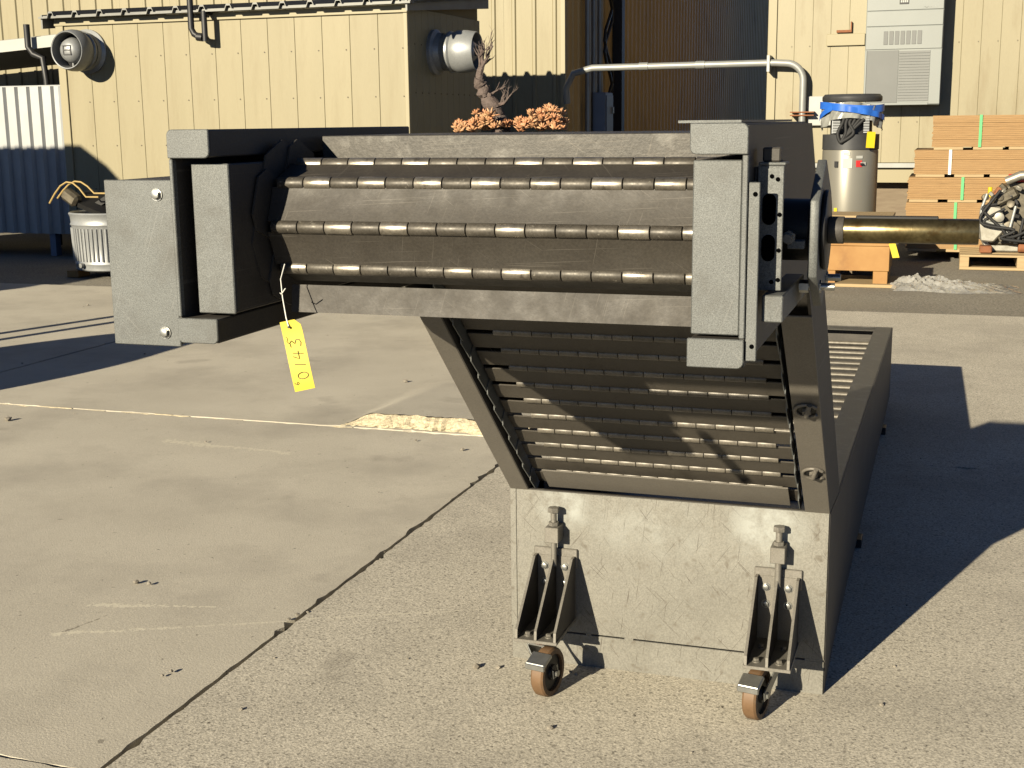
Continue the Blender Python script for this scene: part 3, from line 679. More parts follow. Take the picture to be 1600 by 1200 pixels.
bundle(-0.20, 1.195, 1.525, 'topmost strapped plywood bundle of the stack, set back to the right', (0.27,), M_GREEN)
bundle(-0.375, 0.905, 1.16, 'second plywood bundle from the top with a white strap', (-0.02,), M_WSTRAP)
bundle(-0.43, 0.635, 0.87, 'third plywood bundle from the top with a green strap', (0.12,), M_GREEN)
bundle(-0.44, 0.375, 0.60, 'fourth plywood bundle from the top, just above the shaft', (0.06,), M_GREEN)
bundle(-0.42, 0.10, 0.34, 'bottom plywood bundle of the stack resting on lumber', (0.08,), M_GREEN)
# engine on a pallet
pl = thing('wooden_pallet', 'pale wooden pallet under the scrap engine', 'pallet', (0.75, 14.6, 0))
for k in range(5): obj('deck_board', B().box(0.14, 1.34, 14.12+0.22*k, 14.12+0.22*k+0.16, 0.105, 0.127, bev=0.002), M_LUMBER, pl)
for x in (0.14, 0.69, 1.25): obj('stringer', B().box(x, x+0.09, 14.12, 15.16, 0.002, 0.104, bev=0.002), M_LUMBER, pl)
obj('bottom_board', B().box(0.14, 1.34, 14.115, 14.25, -0.026, 0.0015, bev=0.002), M_LUMBER, pl)
en = thing('scrap_engine', 'greasy salvaged engine with hoses sitting on a pallet', 'engine', (0.75, 14.6, 0.128))
b = B(); b.prism([(0.42, 0.20), (0.36, 0.42), (0.44, 0.72), (0.62, 0.86), (1.0, 0.84), (1.08, 0.5), (1.02, 0.2)], 'y', 14.42, 14.95, 0.02); obj('block', b, M_ENG, en, smooth=0)
obj('oil_pan', B().prism([(0.40, 0.13), (0.34, 0.24), (0.50, 0.32), (1.0, 0.30), (1.0, 0.13)], 'y', 14.45, 14.9, 0.015), M_ENGL, en, smooth=0)
obj('gear_case', B().prism([(0.33, 0.25), (0.30, 0.45), (0.40, 0.62), (0.52, 0.60), (0.56, 0.36), (0.46, 0.24)], 'y', 14.30, 14.42, 0.015), M_ENGL, en, smooth=0)
obj('valve_cover', B().obox(Matrix.Translation((0.55, 14.55, 0.70)) @ Matrix.Rotation(-0.5, 4, 'Y'), 0.26, 0.4, 0.12, 0.025), M_ENG, en)
obj('valve_cover', B().obox(Matrix.Translation((0.92, 14.55, 0.80)) @ Matrix.Rotation(0.5, 4, 'Y'), 0.26, 0.4, 0.12, 0.025), M_ENGL, en)
obj('pulley', B().cyl((0.62, 14.40, 0.36), (0.62, 14.33, 0.36), 0.10, n=24, bev=0.01), M_ENG, en)
obj('pulley', B().cyl((0.50, 14.29, 0.50), (0.50, 14.25, 0.50), 0.05, n=20, bev=0.006), M_ENGL, en)
obj('filler_cap', B().cyl((0.62, 14.45, 0.88), (0.62, 14.45, 0.93), 0.05, n=16, bev=0.01).box(0.58, 0.78, 14.4, 14.5, 0.85, 0.90, bev=0.01), M_RED, en)
obj('manifold', B().tube([(0.55, 14.35, 0.86), (0.68, 14.33, 0.92), (0.85, 14.34, 0.93), (1.0, 14.4, 0.86)], 0.045, 10), M_ENGL, en, smooth=60)
obj('canister', B().cyl((0.80, 14.30, 0.68), (0.86, 14.30, 0.84), 0.035, n=14), M_BLUE, en)
obj('dipstick_cap', B().cyl((0.40, 14.36, 0.70), (0.40, 14.36, 0.80), 0.022, n=10), M_YEL, en)
for k, m in ((0, M_RUBBER), (1, M_RUBBER), (2, M_RUBBER), (3, M_CONDUIT)):
    y = 14.27+0.02*k
    rh = random.Random(k+40)
    obj('hose', B().hose([(0.36+rh.uniform(0, .3), y, 0.68+rh.uniform(-.1, .12)), (0.31+rh.uniform(0, .15), y-0.03, 0.5+rh.uniform(-.1, .1)), (0.36+rh.uniform(0, .3), y-0.04, 0.33+rh.uniform(-.06, .1)), (0.5+rh.uniform(0, .2), y-0.03, 0.22+rh.uniform(0, .2)), (0.75+rh.uniform(-.1, .1), y, 0.25+0.12*k)], 0.016, 8), m, en, smooth=60)
obj('support_block', B().box(0.33, 0.45, 14.3, 14.5, 0.128, 0.20, bev=0.01), M_RUST, en)
obj('starter', B().cyl((0.70, 14.36, 0.19), (0.90, 14.36, 0.19), 0.055, n=16, bev=0.01), M_RUST, en)
re_ = random.Random(31)
for k in range(34):
    x = re_.uniform(0.34, 0.95); z = re_.uniform(0.22, 0.82); y = 14.40-re_.uniform(0, 0.10)
    mm_ = re_.choice([M_ENG, M_ENG, M_ENGL, M_BLACKST, M_RUST]); q = re_.random()
    b = B(); mxe = Matrix.Translation((x, y, z)) @ Matrix.Rotation(re_.uniform(0, 3), 4, 'Y') @ Matrix.Rotation(re_.uniform(-.6, .6), 4, 'X')
    if q < 0.5: b.obox(mxe, re_.uniform(.03, .12), re_.uniform(.03, .09), re_.uniform(.02, .06), 0.006)
    elif q < 0.8: b.cyl(mxe @ Vector((0, -0.03, 0)), mxe @ Vector((0, 0.03, 0)), re_.uniform(.012, .04), n=12, bev=0.003)
    else: b.tube([mxe @ Vector((-.08, 0, 0)), mxe @ Vector((-.03, -.03, .03)), mxe @ Vector((.04, -.02, .02)), mxe @ Vector((.09, .02, -.03))], 0.009, 7)
    obj('engine_fitting', b, mm_, en, smooth=40)
# crumpled plastic film on the asphalt
rf = random.Random(9)
wv = [(rf.uniform(5, 42), rf.uniform(5, 38), rf.uniform(0, 6.28), rf.uniform(0.3, 1.0)) for _ in range(16)]
def heap(u, v):
    x = -0.45+1.08*u; y = 12.2+0.68*v
    env = max(0.0, math.sin(math.pi*v))**0.7*max(0.0, math.sin(math.pi*u**0.6))**0.6*(1.0-0.6*u)
    k = sum(a_*abs(math.sin(fx*u+fy*v+ph)) for fx, fy, ph, a_ in wv)/7.0
    return Vector((x+0.03*math.sin(v*11)+rf.uniform(-.004, .004), y+0.05*math.sin(u*9)+rf.uniform(-.004, .004), -0.028+env*(0.065*k**2+0.015*k+rf.uniform(0, .02))))
tag(obj('plastic_wrap_heap', B().grid(heap, 90, 30), M_PLASTIC, smooth=28), 'crumpled clear plastic wrap lying on the asphalt by the pallet', 'plastic wrap')

# dead bonsai-like stump with orange succulents on a tall planter
pt = thing('planter', 'dead twisted stump and orange succulents in a tall planter behind the machine', 'planter', (-2.95, 9.1, 0))
PW = B()
for k in range(9): obj('plank', B().box(-3.42, -2.48, 8.7, 8.74, 0.0+0.155*k, 0.15+0.155*k, bev=0.004), M_POT, pt)
for k in range(9): obj('plank', B().box(-2.52, -2.48, 8.745, 9.5, 0.0+0.155*k, 0.15+0.155*k, bev=0.004), M_POT, pt)
for k in range(9): obj('plank', B().box(-3.42, -3.38, 8.745, 9.5, 0.0+0.155*k, 0.15+0.155*k, bev=0.004), M_POT, pt)
obj('soil', B().box(-3.375, -2.525, 8.745, 9.5, 1.2, 1.37), M_SOIL, pt)
rk = random.Random(21)
def trunk_pt(t): return Vector((-3.09-0.16*t+0.03*math.sin(t*7), 9.05+0.03*math.sin(t*5), 1.36+0.62*t))
b = B()
pts, rad = [], []
for k in range(26):
    t = k/25*0.72; pts.append(trunk_pt(t)+Vector((rk.uniform(-.008, .008), rk.uniform(-.008, .008), 0))); rad.append(0.066-0.036*t+rk.uniform(-.009, .012))
b.tube(pts, rad, 12)
def branch(b, p, d, ln, r, depth):
    q = [p]; dd = d.normalized(); n = 6; rr = [r]
    for k in range(n):
        dd = (dd+Vector((rk.uniform(-.45, .45), rk.uniform(-.35, .35), rk.uniform(-.2, .45)))).normalized()
        q.append(q[-1]+dd*ln/n); rr.append(r*(1-0.75*(k+1)/n))
    b.tube(q, rr, 6)
    if depth:
        for k in (2, 3, 4, 5):
            branch(b, q[k], dd+Vector((rk.uniform(-.9, .9), rk.uniform(-.5, .5), rk.uniform(-.2, .7))), ln*0.5, rr[k]*0.75, depth-1)
for k in range(46):
    t_ = rk.uniform(0, 0.7); a_ = rk.uniform(0, 6.28); t = bmesh.new(); bmesh.ops.create_icosphere(t, subdivisions=1, radius=rk.uniform(0.012, 0.032)*(1.1-0.5*t_))
    for v in t.verts: v.co *= rk.uniform(0.6, 1.3)
    rr_ = 0.058-0.036*t_
    b._add(t, Matrix.Translation(trunk_pt(t_)+Vector((rr_*math.cos(a_), rr_*math.sin(a_), 0))) @ Matrix.Rotation(rk.uniform(0, 3), 4, 'X'))
tp = trunk_pt(0.70)
branch(b, tp, Vector((-0.35, 0, 1)), 0.24, 0.034, 2); branch(b, tp+Vector((0.01, 0, -.02)), Vector((0.35, -.1, 0.9)), 0.30, 0.024, 2)
branch(b, trunk_pt(0.42), Vector((1, -.1, 0.35)), 0.20, 0.017, 2); branch(b, trunk_pt(0.52), Vector((0.9, 0, 0.5)), 0.16, 0.012, 1)
branch(b, trunk_pt(0.5), Vector((-0.6, -.2, 0.9)), 0.14, 0.018, 1); branch(b, trunk_pt(0.25), Vector((0.5, -.2, 0.8)), 0.10, 0.022, 0)
branch(b, trunk_pt(0.12), Vector((0.5, -.2, 0.6)), 0.09, 0.025, 0)
obj('dead_trunk', b, M_BARK, pt, smooth=50)
b = B()
def rosette(c, r):
    for k in range(15):
        a = rk.uniform(0, 6.28); e = rk.uniform(0.1, 1.4)
        d = Vector((math.cos(a)*math.cos(e), math.sin(a)*math.cos(e), math.sin(e)))
        t = bmesh.new(); bmesh.ops.create_icosphere(t, subdivisions=1, radius=1)
        mx = Matrix.Translation(c+d*r*0.6) @ d.to_track_quat('Z', 'Y').to_matrix().to_4x4() @ Matrix.Diagonal((r*0.25, r*0.13, r*0.6, 1))
        b._add(t, mx)
for k in range(26): rosette(Vector((-3.19+rk.gauss(0, 0.06), 8.95+rk.uniform(-.1, .12), 1.45+abs(rk.gauss(0, 0.055)))), rk.uniform(0.036, 0.058))
for k in range(16): rosette(Vector((-3.30+rk.gauss(0, 0.05), 8.92+rk.uniform(-.08, .1), 1.43+rk.uniform(0, 0.06))), rk.uniform(0.034, 0.05))
for k in range(10): rosette(Vector((-3.03+rk.gauss(0, 0.04), 8.92+rk.uniform(-.08, .1), 1.455+rk.uniform(0, 0.05))), rk.uniform(0.034, 0.05))
for k in range(44):
    x = rk.uniform(-0.17, 0.13)
    rosette(Vector((-2.72+x, 8.95+rk.uniform(-.1, .12), 1.44+rk.random()*(0.165-3.2*(x-0.03)**2 if abs(x) < 0.2 else 0.05))), rk.uniform(0.036, 0.056))
for k in range(10): rosette(Vector((-2.88+rk.gauss(0, 0.03), 8.93, 1.44+rk.uniform(0, 0.07))), rk.uniform(0.034, 0.045))
stuff(obj('succulent_leaves', b, M_SUCC, pt, smooth=60))

# unseen stand-ins added past the left edge, shaped for the shadows they cast
ys = thing('yard_blocker', 'unseen added hut beyond the left edge shading the silver bin', 'blocker', (-13, 6, 0))
obj('wall', B().prism([(-10.42, -0.02), (-10.42, 2.2), (-10.9, 2.75), (-11.35, 3.2), (-11.7, 3.44), (-16, 3.46), (-16, -0.02)], 'y', 4.0, 7.0), M_CONDUIT, ys)
obj('door', B().box(-13.4, -12.4, 7.001, 7.04, 0, 2.1, bev=0.01), M_BPANEL, ys)
sp_ = thing('stand_in_spool', 'unseen stand-in spool added beyond the left edge to cast shadow bands', 'spool', (-6.5, 4.6, 0))
for y in (4.3, 4.62, 4.9): obj('flange', B().cyl((-6.45, y, 0.62), (-6.45, y+0.05, 0.62), 0.64, n=40), M_POT, sp_)
obj('drum', B().cyl((-6.45, 4.35, 0.62), (-6.45, 4.9, 0.62), 0.3, n=24), M_POT, sp_)
for x, y, h, lab in ((-7.62, 5.0, 1.55, 'taller stand-in post added past the left edge to cast the far shadow streak'), (-7.28, 5.2, 1.5, 'shorter stand-in post added past the left edge to cast the near shadow streak')):
    tag(obj('stand_in_post', B().cyl((x, y, -0.02), (x, y, h), 0.045, n=12).cyl((x, y, h), (x, y, h+0.03), 0.052, n=12), M_CONDUIT), lab, 'post', 'stand-in posts past the left edge')

# ------------------------------------------------------------------ the hinged-belt conveyor
cv = thing('chip_conveyor', 'grey steel hinged belt conveyor with raised discharge head on swivel casters', 'conveyor', (-0.68, 4.6, 0))
XA, XB = -1.117, -0.250            # outer faces of the side walls
YF = 1.73                          # front of the discharge head
AL = math.radians(42.3)
U = Vector((0, -math.cos(AL), math.sin(AL))); NRM = Vector((0, -math.sin(AL), -math.cos(AL))); P0 = Vector((0, 3.33, 0.5))
def inc(x, s, off): return P0 + Vector((x, 0, 0)) + U*s - NRM*off
MI = Matrix(((1, 0, 0), (0, U.y, NRM.y), (0, U.z, NRM.z))).to_4x4()
def ibox(b, x0, x1, s0, s1, o0, o1, bev=0.0):
    c = inc((x0+x1)/2, (s0+s1)/2, (o0+o1)/2)
    return b.obox(Matrix.Translation(c) @ MI, x1-x0, s1-s0, o1-o0, bev)

# head frame: side skins, box rails, recessed inner panels
prof = [(YF+.002, 1.175), (YF+.002, 1.4935), (2.545, 1.4935), (3.63, 0.505), (3.63, 0.42), (3.336, 0.42), (3.336, 0.503), (2.594, 1.175)]
obj('side_skin', B().prism(prof, 'x', XA, XA+0.004), M_DARKSTEEL, cv, smooth=0)
obj('side_skin', B().prism(prof, 'x', XB-0.006, XB), M_DARKSTEEL, cv, smooth=0)
obj('skin_edge', B().box(XA-.001, XA+0.005, YF, YF+0.012, 1.213, 1.452, bev=0.0012), M_STEEL, cv)
def tabbed(b, x0, x1, z0, z1, y0, y1, rnd, corners):
    """box rail whose front outline has rounded corners"""
    pts = []
    for (cx, cz, sx, sz, a0) in ((x0, z0, 1, 1, math.pi), (x1, z0, -1, 1, 1.5*math.pi), (x1, z1, -1, -1, 0), (x0, z1, 1, -1, 0.5*math.pi)):
        key = ('l' if cx == x0 else 'r') + ('b' if cz == z0 else 't')
        if key in corners:
            for k in range(5):
                a = a0+k*math.pi/8; pts.append((cx+sx*rnd+rnd*math.cos(a), cz+sz*rnd+rnd*math.sin(a)))
        else: pts.append((cx, cz))
    return b.prism(pts, 'y', y0, y1, 0.0012)
# front tabs of sprayed steel closing the rails, rails behind them
for name, x0, x1, z0, z1, cn in (('front_tab', XA-.0005, XA+0.071, 1.4535, 1.496, ('rb', 'lt')), ('front_tab', XA-.0005, XA+0.069, 1.173, 1.2115, ('lb', 'rb')),
                                 ('front_tab', XB-0.076, XB+.0005, 1.4565, 1.497, ('lb', 'rt')), ('front_tab', XB-0.076, XB+.0005, 1.173, 1.2125, ('rb',))):
    obj(name, tabbed(B(), x0, x1, z0, z1, YF-0.004, YF+0.001, 0.009, cn), M_STEEL, cv)
for name, x0, x1, z0, z1 in (('top_rail', XA+0.005, XA+0.070, 1.4545, 1.4955), ('bottom_rail', XA+0.005, XA+0.068, 1.1735, 1.2105),
                             ('top_rail', XB-0.075, XB-0.007, 1.4575, 1.4965), ('bottom_rail', XB-0.075, XB-0.007, 1.1735, 1.2115)):
    obj(name, B().box(x0, x1, YF+0.0015, 2.50 if z0 > 1.3 else 2.60, z0, z1, bev=0.002), M_DARKSTEEL, cv)
obj('top_lip', B().box(XB-0.093, XB-0.010, YF+0.002, 2.3, 1.4972, 1.5005), M_STEEL, cv)
pn = obj('inner_panel', B().box(XA+0.021, XA+0.084, 1.762, 2.52, 1.2165, 1.444, bev=0.002), M_DARKSTEEL, cv)
obj('front_face', B().box(XA+0.0205, XA+0.0845, 1.756, 1.7615, 1.216, 1.4445, bev=0.0015), M_STEEL, pn)
pn = obj('inner_panel', B().box(XB-0.073, XB-0.012, 1.747, 2.52, 1.2165, 1.4485, bev=0.002), M_DARKSTEEL, cv)
obj('front_face', B().box(XB-0.0735, XB-0.0085, 1.740, 1.7465, 1.216, 1.449, bev=0.0015), M_STEEL, pn)
# guard box bolted on the left
gb = obj('guard_box', B().box(XA-0.118, XA-0.0015, YF+0.008, 2.35, 1.168, 1.4195, bev=0.002), M_DARKSTEEL, cv)
obj('guard_face', B().box(XA-0.120, XA-0.0005, YF+0.002, YF+0.0075, 1.1655, 1.421, bev=0.0012), M_STEEL, gb)
for z in (1.399, 1.187): obj('bolt', B().hexbolt((XA-0.026, YF+0.002, z), (0, -1, 0), 0.0072, 0.008), M_ZINC, gb)
# head cross plates
obj('top_cross_plate', B().box(-1.03, XB-0.077, 2.07, 2.074, 1.441, 1.4815, bev=0.001), M_SCALE, cv)
obj('head_cover', B().box(-1.03, XB-0.077, 2.0745, 2.55, 1.478, 1.4815), M_DARKSTEEL, cv)
obj('bottom_cross_plate', B().prism([(1.885, 1.203), (1.890, 1.247), (1.894, 1.247), (1.889, 1.203)], 'x', -1.005, XB-0.076), M_SLAT, cv)

# belt: hinge knuckles are shared meshes
KW = 0.0470; KX0 = -0.969; R_B = 0.0108
kb = B(); kb.cyl((-KW/2+0.0009, 0, 0), (KW/2-0.0009, 0, 0), R_B, n=16, bev=0.0008)
km_w = mesh_of(kb, 'knuckle_worn'); km_w.materials.append(M_WORN)
kb = B(); kb.cyl((-KW/2+0.0009, 0, 0), (KW/2-0.0009, 0, 0), R_B*0.97, n=16, bev=0.0008)
km_d = mesh_of(kb, 'knuckle_dull'); km_d.materials.append(M_DULL)
kb = B(); kb.cyl((-KW/2+0.0009, 0, 0), (KW/2-0.0009, 0, 0), R_B*0.92, n=16, bev=0.0008)
km_r = mesh_of(kb, 'knuckle_return'); km_r.materials.append(M_RETURN)
rkn = random.Random(4)
def knuckles(slat, centre, x_lo, x_hi, phase):
    k = -2
    while True:
        x = KX0+KW*(k+0.5); k += 1
        if x-KW/2 < x_lo: continue
        if x+KW/2 > x_hi: break
        o = link('hinge_knuckle', km_w if (k+phase) % 2 == 0 and rkn.random() < 0.85 else km_d, None, slat, centre+Vector((x-centre.x, 0, 0)))
        o.rotation_euler = (rkn.uniform(0, 6), 0, 0)
HC = Vector((-0.68, 1.95, 1.3425)); HR = 0.0945
def hp(th, r=HR): return Vector((HC.x, HC.y-r*math.cos(th), HC.z+r*math.sin(th)))
wing_l = -1.028
for k in range(-3, 4):
    a0, a1 = math.radians(45*k), math.radians(45*(k+1))
    p, q = hp(a0, HR+0.0045), hp(a1, HR+0.0045); d = (q-p).normalized(); n = Vector((0, d.z, -d.y))
    if n.dot(p-HC) < 0: n = -n
    b = B()
    # slightly dished plate between two hinges
    pr = []
    for i in range(9):
        t = i/8; c = p+(q-p)*(0.125+0.75*t) - n*0.0015*math.sin(math.pi*t); pr.append(c)
    outl = [(c.y, c.z) for c in pr] + [((c-n*0.0035).y, (c-n*0.0035).z) for c in reversed(pr)]
    b.prism(outl, 'x', wing_l+0.003, XB-0.030)
    sl = obj('belt_slat', b, M_SLAT, cv, smooth=30)
    # side wing at the left end
    b = B(); m = (p+q)/2; half = (q-p)*0.5; ext = 1.34
    e0 = m-half*ext; e1 = m+half*ext
    ol = [e0-n*0.02, e0+n*0.022, m-half*0.8+n*0.042, m+half*0.8+n*0.042, e1+n*0.022, e1-n*0.02]
    dx = 0.0035*(k % 2)
    b.prism([(c.y, c.z) for c in ol], 'x', wing_l-0.002-dx, wing_l+0.001-dx); obj('side_wing', b, M_DARKSTEEL, sl, smooth=0)
    if k in (-1, 0, 1, 2): knuckles(sl, hp(a0), -1.02, XB-0.030, 0 if k != 1 else 1)
obj('head_drum', B().cyl((-1.02, HC.y, HC.z), (XB-0.03, HC.y, HC.z), 0.078, n=8), M_BLACKST, cv)
# return strand hanging on the underside of the incline
BO = 0.042; PT = 0.0764
sb = B(); sb.box(-1.045, -0.330, -PT/2+0.0088, PT/2-0.0088, 0.002, 0.0055, bev=0.0006); sl_me = mesh_of(sb, 'return_slat'); sl_me.materials.append(M_RSLAT)
wb = B(); wb.prism([(-PT*0.62, -0.006), (PT*0.60, -0.006), (PT*0.60, 0.024), (PT*0.42, 0.036), (-PT*0.55, 0.030)], 'x', -0.0014, 0.0014); wing_me = mesh_of(wb, 'wing', 0); wing_me.materials.append(M_STEEL)
rotI = MI.to_euler()
for k in range(-2, 11):
    s = 0.133+PT*k
    c = inc(-0.68, s+PT/2, BO)
    o = link('belt_slat', sl_me, None, cv, (c.x+0.68, c.y, c.z)); o.rotation_euler = rotI
    inv = MI.to_3x3().inverted()
    def sub(name, me, x, ds, off, rot=None):
        ch = bpy.data.objects.new(name, me); COL.objects.link(ch); ch.parent = o
        ch.location = Vector((x, ds, off)); WORLD[ch.name] = c
        if rot: ch.rotation_euler = rot
        return ch
    kk = -1
    while True:
        x = KX0+KW*(kk+0.5)-0.01; kk += 1
        if x-KW/2 < -1.02: continue
        if x+KW/2 > -0.330: break
        sub('hinge_knuckle', km_r, x, -PT/2, 0.002, (rkn.uniform(0, 6), 0, 0))
    sub('side_wing', wing_me, -1.050-0.003*(k % 2), 0, 0); sub('side_wing', wing_me, -0.327+0.0025*(k % 2), 0, 0)
# incline rails, deflector, added back cover
for x0, x1 in ((XA-0.001, -1.066), (-0.312, XB+0.001)):
    rl = obj('incline_rail', ibox(B(), x0, x1, -0.005, 0.905, 0.0, 0.005, 0.0012), M_LITRAIL, cv)
    if x1 < -0.5: obj('rail_lip', ibox(B(), x1-0.001, x1+0.0025, -0.005, 0.905, 0.0005, 0.03), M_DARKSTEEL, rl)
    else:
        for s in (0.228, 0.534):
            c = inc(-0.279, s, -0.002)
            ring = B(); pts = [c + (Vector((1, 0, 0))*math.cos(a)+U*math.sin(a))*0.026 - NRM*(-0.002) for a in [0.6+k*0.28 for k in range(19)]]
            ring.tube(pts, 0.0042, 8); rb_ = B(); rb_.cyl(c-NRM*0.0012, c+NRM*0.0006, 0.021, n=24); obj('eye_dark_disc', rb_, M_BLACKST, rl)  # black disc laid on the rail for the dark of a recess
            obj('lifting_eye', ring, M_LITRAIL, rl, smooth=60)
            pinb = B(); pinb.cyl(c, c+NRM*0.009, 0.011, n=6); obj('pin', pinb, M_LITRAIL, rl)
            hb = B(); hb.hose([c-U*0.022+NRM*0.004, c+NRM*0.014, c+U*0.030+Vector((0.008, 0, 0))+NRM*0.006], 0.0055, 8); obj('hook', hb, M_LITRAIL, rl, smooth=60)
obj('deflector_plate', ibox(B(), -1.012, -0.352, -0.009, 0.088, 0.020, 0.024, 0.0008), M_LITRAIL, cv)
obj('light_stop_cover', ibox(B(), XA+0.0045, XB-0.0065, 0.12, 1.215, 0.205, 0.209), M_DARKSTEEL, cv)  # unseen back plate added to keep light from leaking through the belt

# tank
fp = obj('front_plate', B().box(XA+0.0005, XB-0.0005, 3.328, 3.334, 0.0975, 0.502, bev=0.001), M_PLATE, cv)
sk = obj('skirt_plate', B().box(XA+0.0005, XB-0.0005, 3.327, 3.334, 0.001, 0.0935, bev=0.001), M_PLATE, fp)
for x0, x1 in ((XA+0.003, -0.995), (-0.90, -0.885), (-0.79, -0.765), (-0.46, -0.445), (-0.30, XB-0.004)):
    obj('weld_bead', B().box(x0, x1, 3.3275, 3.333, 0.0925, 0.0985), M_PLATE, fp)
obj('folded_edge', B().box(XA-0.001, XA+0.016, 3.3255, 3.3278, 0.0985, 0.5025, bev=0.0008), M_PLATE, fp)
obj('top_edge', B().box(XA, XB, 3.3265, 3.338, 0.5025, 0.5055, bev=0.0008), M_DARKSTEEL, fp)
tprof = [(3.3345, 0.004), (3.3345, 0.5), (3.64, 0.474), (7.18, 0.405), (7.18, 0.03), (3.6, 0.03)]
obj('tank_wall', B().prism(tprof, 'x', XB-0.004, XB+0.002), M_DARKSTEEL, cv, smooth=0)
obj('tank_wall', B().prism(tprof, 'x', XA-0.002, XA+0.004), M_DARKSTEEL, cv, smooth=0)
fl = [(3.63, 0.470), (7.18, 0.4005), (7.18, 0.4045), (3.63, 0.474)]
obj('tank_flange', B().prism(fl, 'x', XB-0.088, XB-0.0045), M_SCALE, cv, smooth=0)
obj('tank_flange', B().prism(fl, 'x', XA+0.0045, XA+0.088), M_SCALE, cv, smooth=0)
obj('end_wall', B().box(XA, XB, 7.181, 7.187, 0.03, 0.405), M_DARKSTEEL, cv)
obj('end_flange', B().box(XA+0.09, XB-0.09, 7.08, 7.18, 0.397, 0.401), M_SCALE, cv)
obj('floor_plate', B().box(XA+0.005, XB-0.005, 3.336, 7.18, 0.034, 0.04), M_DARKSTEEL, cv)
for y in (4.6, 6.4):
    obj('foot', B().box(XB-0.05, XB+0.018, y, y+0.08, -0.002, 0.033, bev=0.003).box(XA-0.018, XA+0.05, y, y+0.08, -0.002, 0.033, bev=0.003), M_BLACKST, cv)
cb = B(); cb.box(-1.03, -0.345, -0.066, 0.066, -0.002, 0.002); cb.box(-0.344, -0.341, -0.072, 0.07, 0.0, 0.03)
car_me = mesh_of(cb, 'carrying_slat'); car_me.materials.append(M_SCALE)
cb = B(); cb.cyl((-1.025, 0, 0), (-0.35, 0, 0), 0.0108, n=12)
for k in range(14): cb.cyl((-1.02+0.0475*k+0.002, 0, 0), (-1.02+0.0475*k+0.0455, 0, 0), 0.0118, n=12)
rod_me = mesh_of(cb, 'hinge_row'); rod_me.materials.append(M_RETURN)
for k in range(21):
    o = link('carrying_slat', car_me, None, cv, (0, 4.0+PT*2*k, 0.315))
    link('hinge_row', rod_me, None, o, (0, 4.0+PT*2*k+PT, 0.319))

# adjuster hardware on the right of the head
obj('skin_edge', B().box(XB-0.007, XB+0.0006, YF-.001, YF+0.012, 1.2135, 1.456, bev=0.0012), M_STEEL, cv)
st = obj('edge_strip', B().box(XB+0.001, XB+0.016, 1.734, 1.739, 1.183, 1.4205, bev=0.001), M_STEEL, cv)
obj('strip_leg', B().box(XB+0.001, XB+0.0045, 1.7395, 1.78, 1.183, 1.42), M_STEEL, st)
for z in (1.405, 1.203): obj('hole', B().cyl((XB+0.010, 1.7344, z), (XB+0.010, 1.7332, z), 0.0032, n=12), M_VOID, st)
# slotted front plate: solid box with black patches for its slots and holes
def slot_outline(cx, cz, w, h):
    r = w/2; o = []
    for k in range(9): a = math.pi*k/8; o.append((cx+r*math.cos(a), cz+h/2-r+r*math.sin(a)))
    for k in range(9): a = math.pi+math.pi*k/8; o.append((cx+r*math.cos(a), cz-h/2+r+r*math.sin(a)))
    return o
sp2 = obj('slotted_plate', B().box(XB+0.005, XB+0.040, 1.788, 1.793, 1.272, 1.440, bev=0.001), M_STEEL, cv)
for cz, h in ((1.382, 0.042), (1.330, 0.036)):
    obj('slot', B().prism(slot_outline(XB+0.0215, cz, 0.018, h), 'y', 1.7868, 1.7881), M_VOID, sp2)
for x, z in ((0.024, 1.426), (0.032, 1.422), (0.0355, 1.375), (0.0355, 1.327), (0.0355, 1.287), (0.027, 1.284)):
    obj('hole', B().cyl((XB+x, 1.7885, z), (XB+x, 1.7868, z), 0.003, n=12), M_VOID, sp2)
obj('plate_cap', B().box(XB+0.006, XB+0.042, 1.787, 1.83, 1.4405, 1.4445, bev=0.001), M_STEEL, sp2)
obj('side_leg', B().box(XB+0.001, XB+0.006, 1.7935, 2.1, 1.272, 1.438), M_DARKSTEEL, sp2)
obj('square_nut', B().box(XB+0.010, XB+0.034, 1.795, 1.825, 1.4448, 1.464, bev=0.002), M_DARKSTEEL, sp2)
obj('square_block', B().box(XB+0.019, XB+0.047, 1.757, 2.02, 1.233, 1.2695, bev=0.0015), M_STEEL, cv)
hx = []
for k in range(6):
    a = math.pi/6+math.pi/3*k; hx.append((1.975+0.115*math.cos(a), 1.335+0.108*math.sin(a)))
bp_ = obj('bearing_plate', B().prism(hx, 'x', XB+0.066, XB+0.079, 0.0015), M_STEEL, cv)
obj('bearing_housing', B().cyl((XB+0.0795, HC.y, HC.z), (XB+0.087, HC.y, HC.z), 0.058, n=32, bev=0.003).cyl((XB+0.005, HC.y, HC.z), (XB+0.0615, HC.y, HC.z), 0.045, n=32), M_BLACKST, bp_)
obj('take_up_screw', B().cyl((XB+0.04, 1.845, 1.338), (XB+0.04, 1.93, 1.338), 0.006, n=14).cyl((XB+0.04, 1.86, 1.338), (XB+0.04, 1.868, 1.338), 0.010, n=6), M_CLEAN, bp_)
obj('take_up_lug', B().box(XB+0.038, XB+0.0615, 1.862, 1.90, 1.322, 1.3335, bev=0.001), M_STEEL, bp_)
for y, z in ((1.93, 1.262), (2.04, 1.263)):
    obj('stud', B().cyl((XB+0.055, y, z), (XB+0.100, y, z), 0.0055, n=12).cyl((XB+0.0735, y, z), (XB+0.081, y, z), 0.0095, n=6).cyl((XB+0.050, y, z), (XB+0.0635, y, z), 0.0095, n=6), M_ZINC, bp_)
